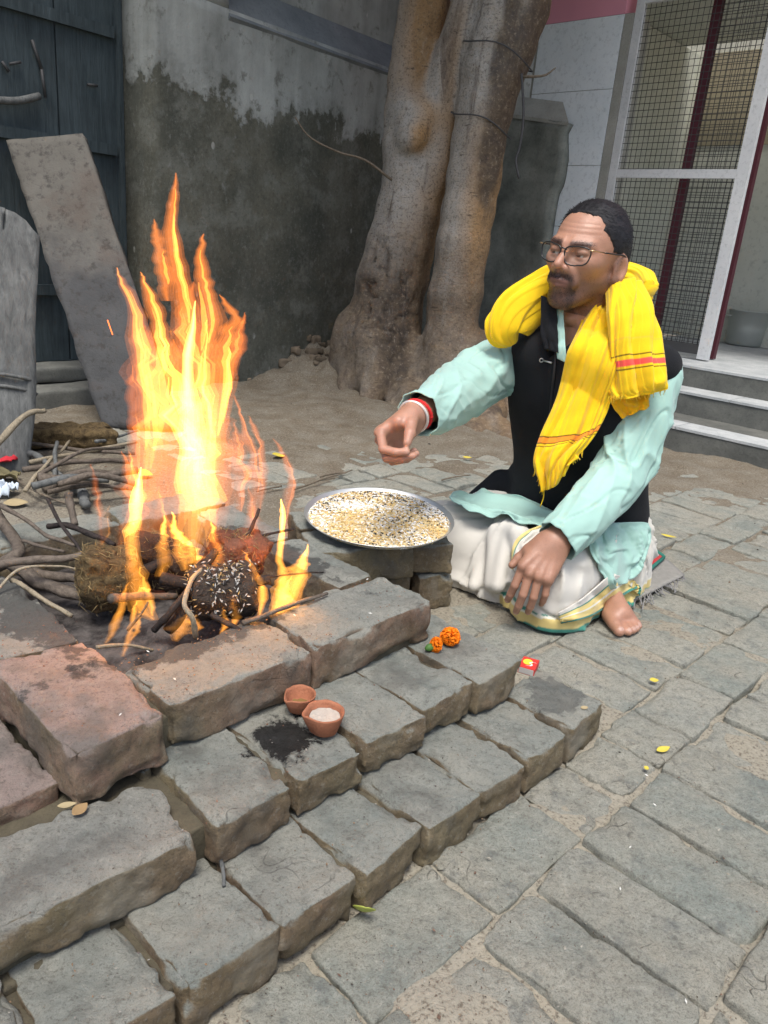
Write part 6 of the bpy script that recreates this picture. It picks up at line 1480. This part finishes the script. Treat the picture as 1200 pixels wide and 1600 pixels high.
# shirt tails: over the lap, and at the hip
def f_torso(p): return np.minimum(f_vest(p), f_dhoti(p))
def push_out(G, margin=.010, it=6):
    sh = G.shape; P = G.reshape(-1, 3).copy(); cam_ = A3(0, 0, CAM_H)
    for _ in range(it):
        d = f_torso(to_l(P).astype(np.float32)); m = d < margin
        if not m.any(): break
        t_ = cam_ - P[m]; t_ /= np.linalg.norm(t_, axis=1)[:, None]; P[m] += t_ * (margin - d[m])[:, None] * 1.1
    return P.reshape(sh)
def cloth_patch(name, rows, base, amp=.006, fr=(6, 14), seed=1, parent=None, mat=None, n=(60, 60), th=.0028, colf=None, flut=0.0, pleat=0.0):
    C = np.array([[at(*q) for q in r] for r in rows]); G = patch(C, *n); N = grid_normals(G)
    u, v = np.meshgrid(np.linspace(0, 1, n[0]), np.linspace(0, 1, n[1]), indexing='ij')
    w_ = (1 - 2 * np.abs(vnoise(np.stack([u * fr[0], v * fr[1], 0 * u], -1), seed))) * amp + .45 * amp * vnoise(np.stack([u * fr[0] * 2.5 + 3, v * fr[1] * 1.9, 0 * u], -1), seed + 3)
    if flut: w_ = w_ + flut * u * np.sin(v * 17 + 3 * u + seed)
    if pleat: w_ = w_ + pleat * (saw(v * 3.3 + .5 * u + .35 * vnoise(np.stack([u * 3, v * 2, 0 * u + 5], -1), seed)) - .5) + .14 * pleat * (saw(v * 8.3 - .8 * u + .5 * vnoise(np.stack([u * 4, v * 2, 0 * u], -1), seed + 7)) - .5)
    G = push_out(push_out(G) + N * w_[..., None], .006); c = (colf(u, v) if colf else np.broadcast_to(base, u.shape + (3,))).reshape(-1, 3)
    V, F = shell(G, th); return mk(name, V, F, mat or M_CLOTH, parent or person, True, np.concatenate([c, c]))
cloth_patch('shirt_tail', [[(708, 772, 1.80), (745, 768, 1.84), (800, 772, 1.84), (860, 792, 1.74), (905, 815, 1.66)], [(702, 783, 1.74), (740, 790, 1.74), (790, 800, 1.70), (840, 812, 1.66), (890, 830, 1.62)], [(735, 796, 1.70), (770, 806, 1.68), (800, 810, 1.66), (835, 822, 1.62), (875, 842, 1.59)]], MINT, .008, (3, 5), 4, kurta, flut=.004)
cloth_patch('shirt_tail', [[(905, 815, 1.67), (945, 818, 1.68), (1000, 815, 1.74), (1018, 822, 1.82)], [(915, 845, 1.64), (955, 855, 1.66), (1005, 848, 1.72), (1012, 850, 1.80)], [(935, 885, 1.64), (960, 890, 1.66), (992, 880, 1.72), (1003, 875, 1.79)], [(953, 922, 1.63), (962, 915, 1.66), (980, 905, 1.70), (993, 892, 1.76)]], MINT, .007, (4, 5), 9, kurta, flut=.004)
Vd, Fd = nets(f_dhoti, (-.16, -.32, -.01), (.44, .27, .24), .0046)
cd = np.tile(CREAM, (len(Vd), 1)); f_, l_, z_ = Vd.T
band = (z_ < .042) & (l_ > .035) & (f_ > -.05); zz = z_ + .006 * np.sin(l_ * 22)
cd[band & (zz > .008)] = [.68, .53, .20]; cd[band & (zz > .030)] = [.74, .72, .60]; cd[band & (zz > .036)] = [.05, .22, .17]; cd[band & (zz <= .008)] = [.05, .24, .18]
dhoti = mk('dhoti', to_w(Vd), Fd, M_CLOTH, person, True, cd)
def bordercol(u, v):
    c = np.tile(CREAM, u.shape + (1,)); c[v > .25] = [.70, .55, .20]; c[(v > .48) & (v < .56)] = [.74, .72, .6]; c[v > .88] = [.05, .24, .18]; c[(v > .22) & (v < .27)] = [.06, .25, .19]; return c
cloth_patch('dhoti_border', [[(872, 958, 1.565), (874, 966, 1.555), (876, 974, 1.55)], [(912, 934, 1.58), (920, 950, 1.572), (926, 962, 1.568)], [(945, 905, 1.63), (962, 918, 1.62), (972, 932, 1.615)], [(960, 895, 1.68), (985, 905, 1.68), (1000, 918, 1.68)], [(958, 905, 1.73), (985, 915, 1.735), (998, 932, 1.73)]], CREAM, .003, (4, 2), 3, dhoti, n=(60, 40), colf=bordercol)
def foldcol(u, v):
    c = np.tile(CREAM, u.shape + (1,)); c[v < .16] = [.70, .56, .22]; c[(v > .16) & (v < .22)] = [.10, .27, .22]; c[(v > .55) & (v < .60)] = [.25, .36, .32]; return c
cloth_patch('dhoti_fold', [[(842, 822, 1.60), (855, 825, 1.60), (872, 838, 1.59)], [(812, 838, 1.575), (826, 845, 1.565), (850, 862, 1.56)], [(800, 858, 1.56), (812, 868, 1.55), (832, 884, 1.545)], [(800, 888, 1.555), (810, 896, 1.548), (822, 902, 1.545)]], CREAM, .004, (3, 4), 6, dhoti, n=(50, 40), colf=foldcol)
# scarf
scarf = bpy.data.objects.new('scarf', None); COL.objects.link(scarf); scarf.parent = person; PIV[scarf.name] = A3(*PO); scarf['label'] = 'bright yellow cotton scarf with orange and black striped ends'
def roll(path, rad, flat, name, seed=1, n=110, seg=180, tw=1.0):
    q = spline(np.concatenate([np.asarray(path), np.asarray(rad)[:, None], np.asarray(flat)[:, None]], 1), n); C = q[:, :3]
    T = np.gradient(C, axis=0); T /= np.linalg.norm(T, axis=1)[:, None]; N = np.cross(T[0], A3(0, 1, 0)); N /= np.linalg.norm(N); th = np.linspace(0, 2 * np.pi, seg, endpoint=False); V = []
    for i in range(n):
        N = N - T[i] * N.dot(T[i]); N /= np.linalg.norm(N); B = np.cross(T[i], N); t_ = i / n
        wob = .35 * vnoise(np.stack([np.cos(th), np.sin(th), np.full(seg, t_ * 3)], -1), seed + 3)
        w_ = .86 + .20 * saw(5 * th / 6.2832 + tw * 1.1 * t_ + wob) + .07 * saw(13 * th / 6.2832 - tw * 2.0 * t_ + 2 * wob) + .07 * vnoise(np.stack([np.cos(th) * 2, np.sin(th) * 2, np.full(seg, t_ * 5)], -1), seed)
        V.append(C[i] + q[i, 3] * w_[:, None] * (np.cos(th)[:, None] * N + q[i, 4] * np.sin(th)[:, None] * B))
    V = np.concatenate(V); F = grid_faces(n, seg, True).tolist(); F += [list(range(seg)), [(n - 1) * seg + i for i in range(seg - 1, -1, -1)]]
    return mk(name, V, F, M_CLOTH, scarf, True, YEL * (1 + .10 * fbm(V * 20, 2, 3))[:, None])
roll([at(800, 538, 1.775), at(790, 518, 1.765), at(806, 490, 1.775), at(842, 462, 1.80), at(880, 440, 1.835), at(930, 430, 1.88), at(985, 440, 1.86), at(1003, 462, 1.78)], [.014, .044, .054, .050, .044, .04, .042, .040], [.5, .5, .5, .5, .55, .6, .6, .6], 'shoulder_roll', 2)
def c_in(u, v):
    c = np.tile(YEL, u.shape + (1,)) * (1 + .05 * np.sin(u * 60 + v * 5))[..., None]
    for a, b, k in ((.585, .592, (.03, .02, .0)), (.595, .625, (.80, .27, .02)), (.628, .636, (.03, .02, .0)), (.650, .653, (.10, .06, .0))): c[(u > a) & (u < b)] = k
    return c
def c_out(u, v):
    c = np.tile(YEL, u.shape + (1,)) * (1 + .05 * np.sin(u * 50 + v * 5))[..., None]
    for a, b, k in ((.50, .512, (.05, .03, .0)), (.53, .572, (.80, .09, .07)), (.592, .600, (.05, .03, .0)), (.40, .41, (.75, .48, .03))): c[(u > a) & (u < b)] = k
    return c
cloth_patch('inner_fall', [[(925, 470, 1.73), (950, 455, 1.75), (985, 448, 1.76), (1005, 455, 1.77)], [(892, 540, 1.705), (925, 530, 1.69), (960, 530, 1.68), (985, 530, 1.68)], [(868, 620, 1.675), (900, 615, 1.655), (935, 612, 1.645), (960, 610, 1.65)], [(842, 685, 1.645), (875, 685, 1.63), (910, 680, 1.62), (938, 665, 1.625)], [(834, 728, 1.635), (858, 724, 1.615), (885, 712, 1.605), (912, 705, 1.61)], [(848, 766, 1.63), (858, 764, 1.615), (872, 755, 1.605), (885, 722, 1.605)]], YEL, .0085, (2.2, 4.2), 5, scarf, n=(150, 110), colf=c_in, flut=.002, pleat=.012, th=.003)
cloth_patch('outer_fall', [[(945, 445, 1.735), (968, 440, 1.72), (990, 440, 1.725), (1003, 450, 1.76)], [(950, 500, 1.665), (975, 490, 1.650), (1003, 488, 1.645), (1022, 495, 1.675)], [(952, 560, 1.635), (975, 555, 1.615), (1005, 552, 1.605), (1032, 555, 1.63)], [(950, 605, 1.625), (978, 606, 1.605), (1010, 600, 1.59), (1040, 598, 1.605)], [(950, 622, 1.625), (980, 622, 1.605), (1012, 617, 1.59), (1041, 609, 1.60)]], YEL, .008, (1.8, 3.6), 11, scarf, n=(120, 110), colf=c_out, flut=.002, pleat=.010, th=.003)
cloth_patch('under_fold', [[(948, 600, 1.640), (975, 600, 1.635), (1000, 598, 1.63), (1020, 590, 1.63)], [(955, 630, 1.637), (978, 628, 1.632), (1000, 622, 1.627), (1015, 615, 1.627)], [(972, 652, 1.637), (985, 648, 1.632), (1000, 640, 1.627), (1013, 636, 1.627)]], YEL * A3(.95, .78, .6), .006, (2.5, 5), 17, scarf, flut=.004, th=.004)
cloth_patch('collar', [[(866, 474, 1.735), (873, 478, 1.728), (880, 484, 1.722)], [(867, 510, 1.712), (875, 514, 1.706), (882, 518, 1.702)], [(871, 560, 1.69), (879, 564, 1.686), (885, 568, 1.684)]], MINT, .002, (3, 3), 4, kurta, n=(40, 12))
cloth_patch('vest_collar', [[(846, 462, 1.745), (857, 466, 1.735), (869, 474, 1.725)], [(846, 510, 1.725), (858, 514, 1.71), (871, 518, 1.70)], [(852, 545, 1.705), (862, 548, 1.695), (873, 552, 1.69)]], BLK, .003, (3, 3), 8, vest, M_FLEECE, n=(50, 20), th=.006)
# frayed ends
rr = np.random.default_rng(8); parts = []
for (ax_, ay_, bx_, by_, Y_, n_) in [(950, 622, 1041, 609, 1.60, 40), (848, 766, 885, 724, 1.61, 18), (834, 728, 848, 766, 1.63, 12), (885, 722, 912, 706, 1.605, 12)]:
    for k in range(n_):
        a = rr.random(); px, py = ax_ + (bx_ - ax_) * a, ay_ + (by_ - ay_) * a; L_ = rr.uniform(3, 11); dx = rr.uniform(-4, 4)
        parts.append(tube([at(px, py - 3, Y_), at(px + dx * .4, py + L_ * .5, Y_), at(px + dx, py + L_, Y_)], .0006, 4))
parts.append(tube(spline([at(850, 764, 1.625), at(849, 778, 1.622), at(844, 792, 1.62)], 8), .0012, 5))
V, F = join(parts); mk('frayed_threads', V, F, M_CLOTH, scarf, True, np.tile(YEL, (len(V), 1)))['kind'] = 'stuff'
# thread and bangle on the right wrist
def wrist_ring(px, py, Y, r, rt, ecc, name, c, nb=0):
    cen = wR + unit(eR - wR) * px; ax = unit(eR - wR); N = unit(np.cross(ax, ZU)); B = np.cross(ax, N); pts = []
    tilt = ax * .25
    for a in np.linspace(0, 2 * np.pi, 49): pts.append(cen + r * (math.cos(a) * N + ecc * math.sin(a) * (B + tilt * .8)) )
    rd = rt * (1 + (.18 * np.cos(np.arange(49) * 3.0) if nb else 0)); V, F = tube(pts, rd, 8, False); mk(name, V, F, c, person)
wrist_ring(.012, 0, 0, .0300, .0042, 1.0, 'wrist_thread', simple('red_thread', (.55, .02, .02), .8, .2, 90), 1)
wrist_ring(-.006, 0, 0, .0305, .0030, 1.05, 'bangle', simple('silver_bangle', (.72, .68, .64), .35, .1, 40, metal=.4))
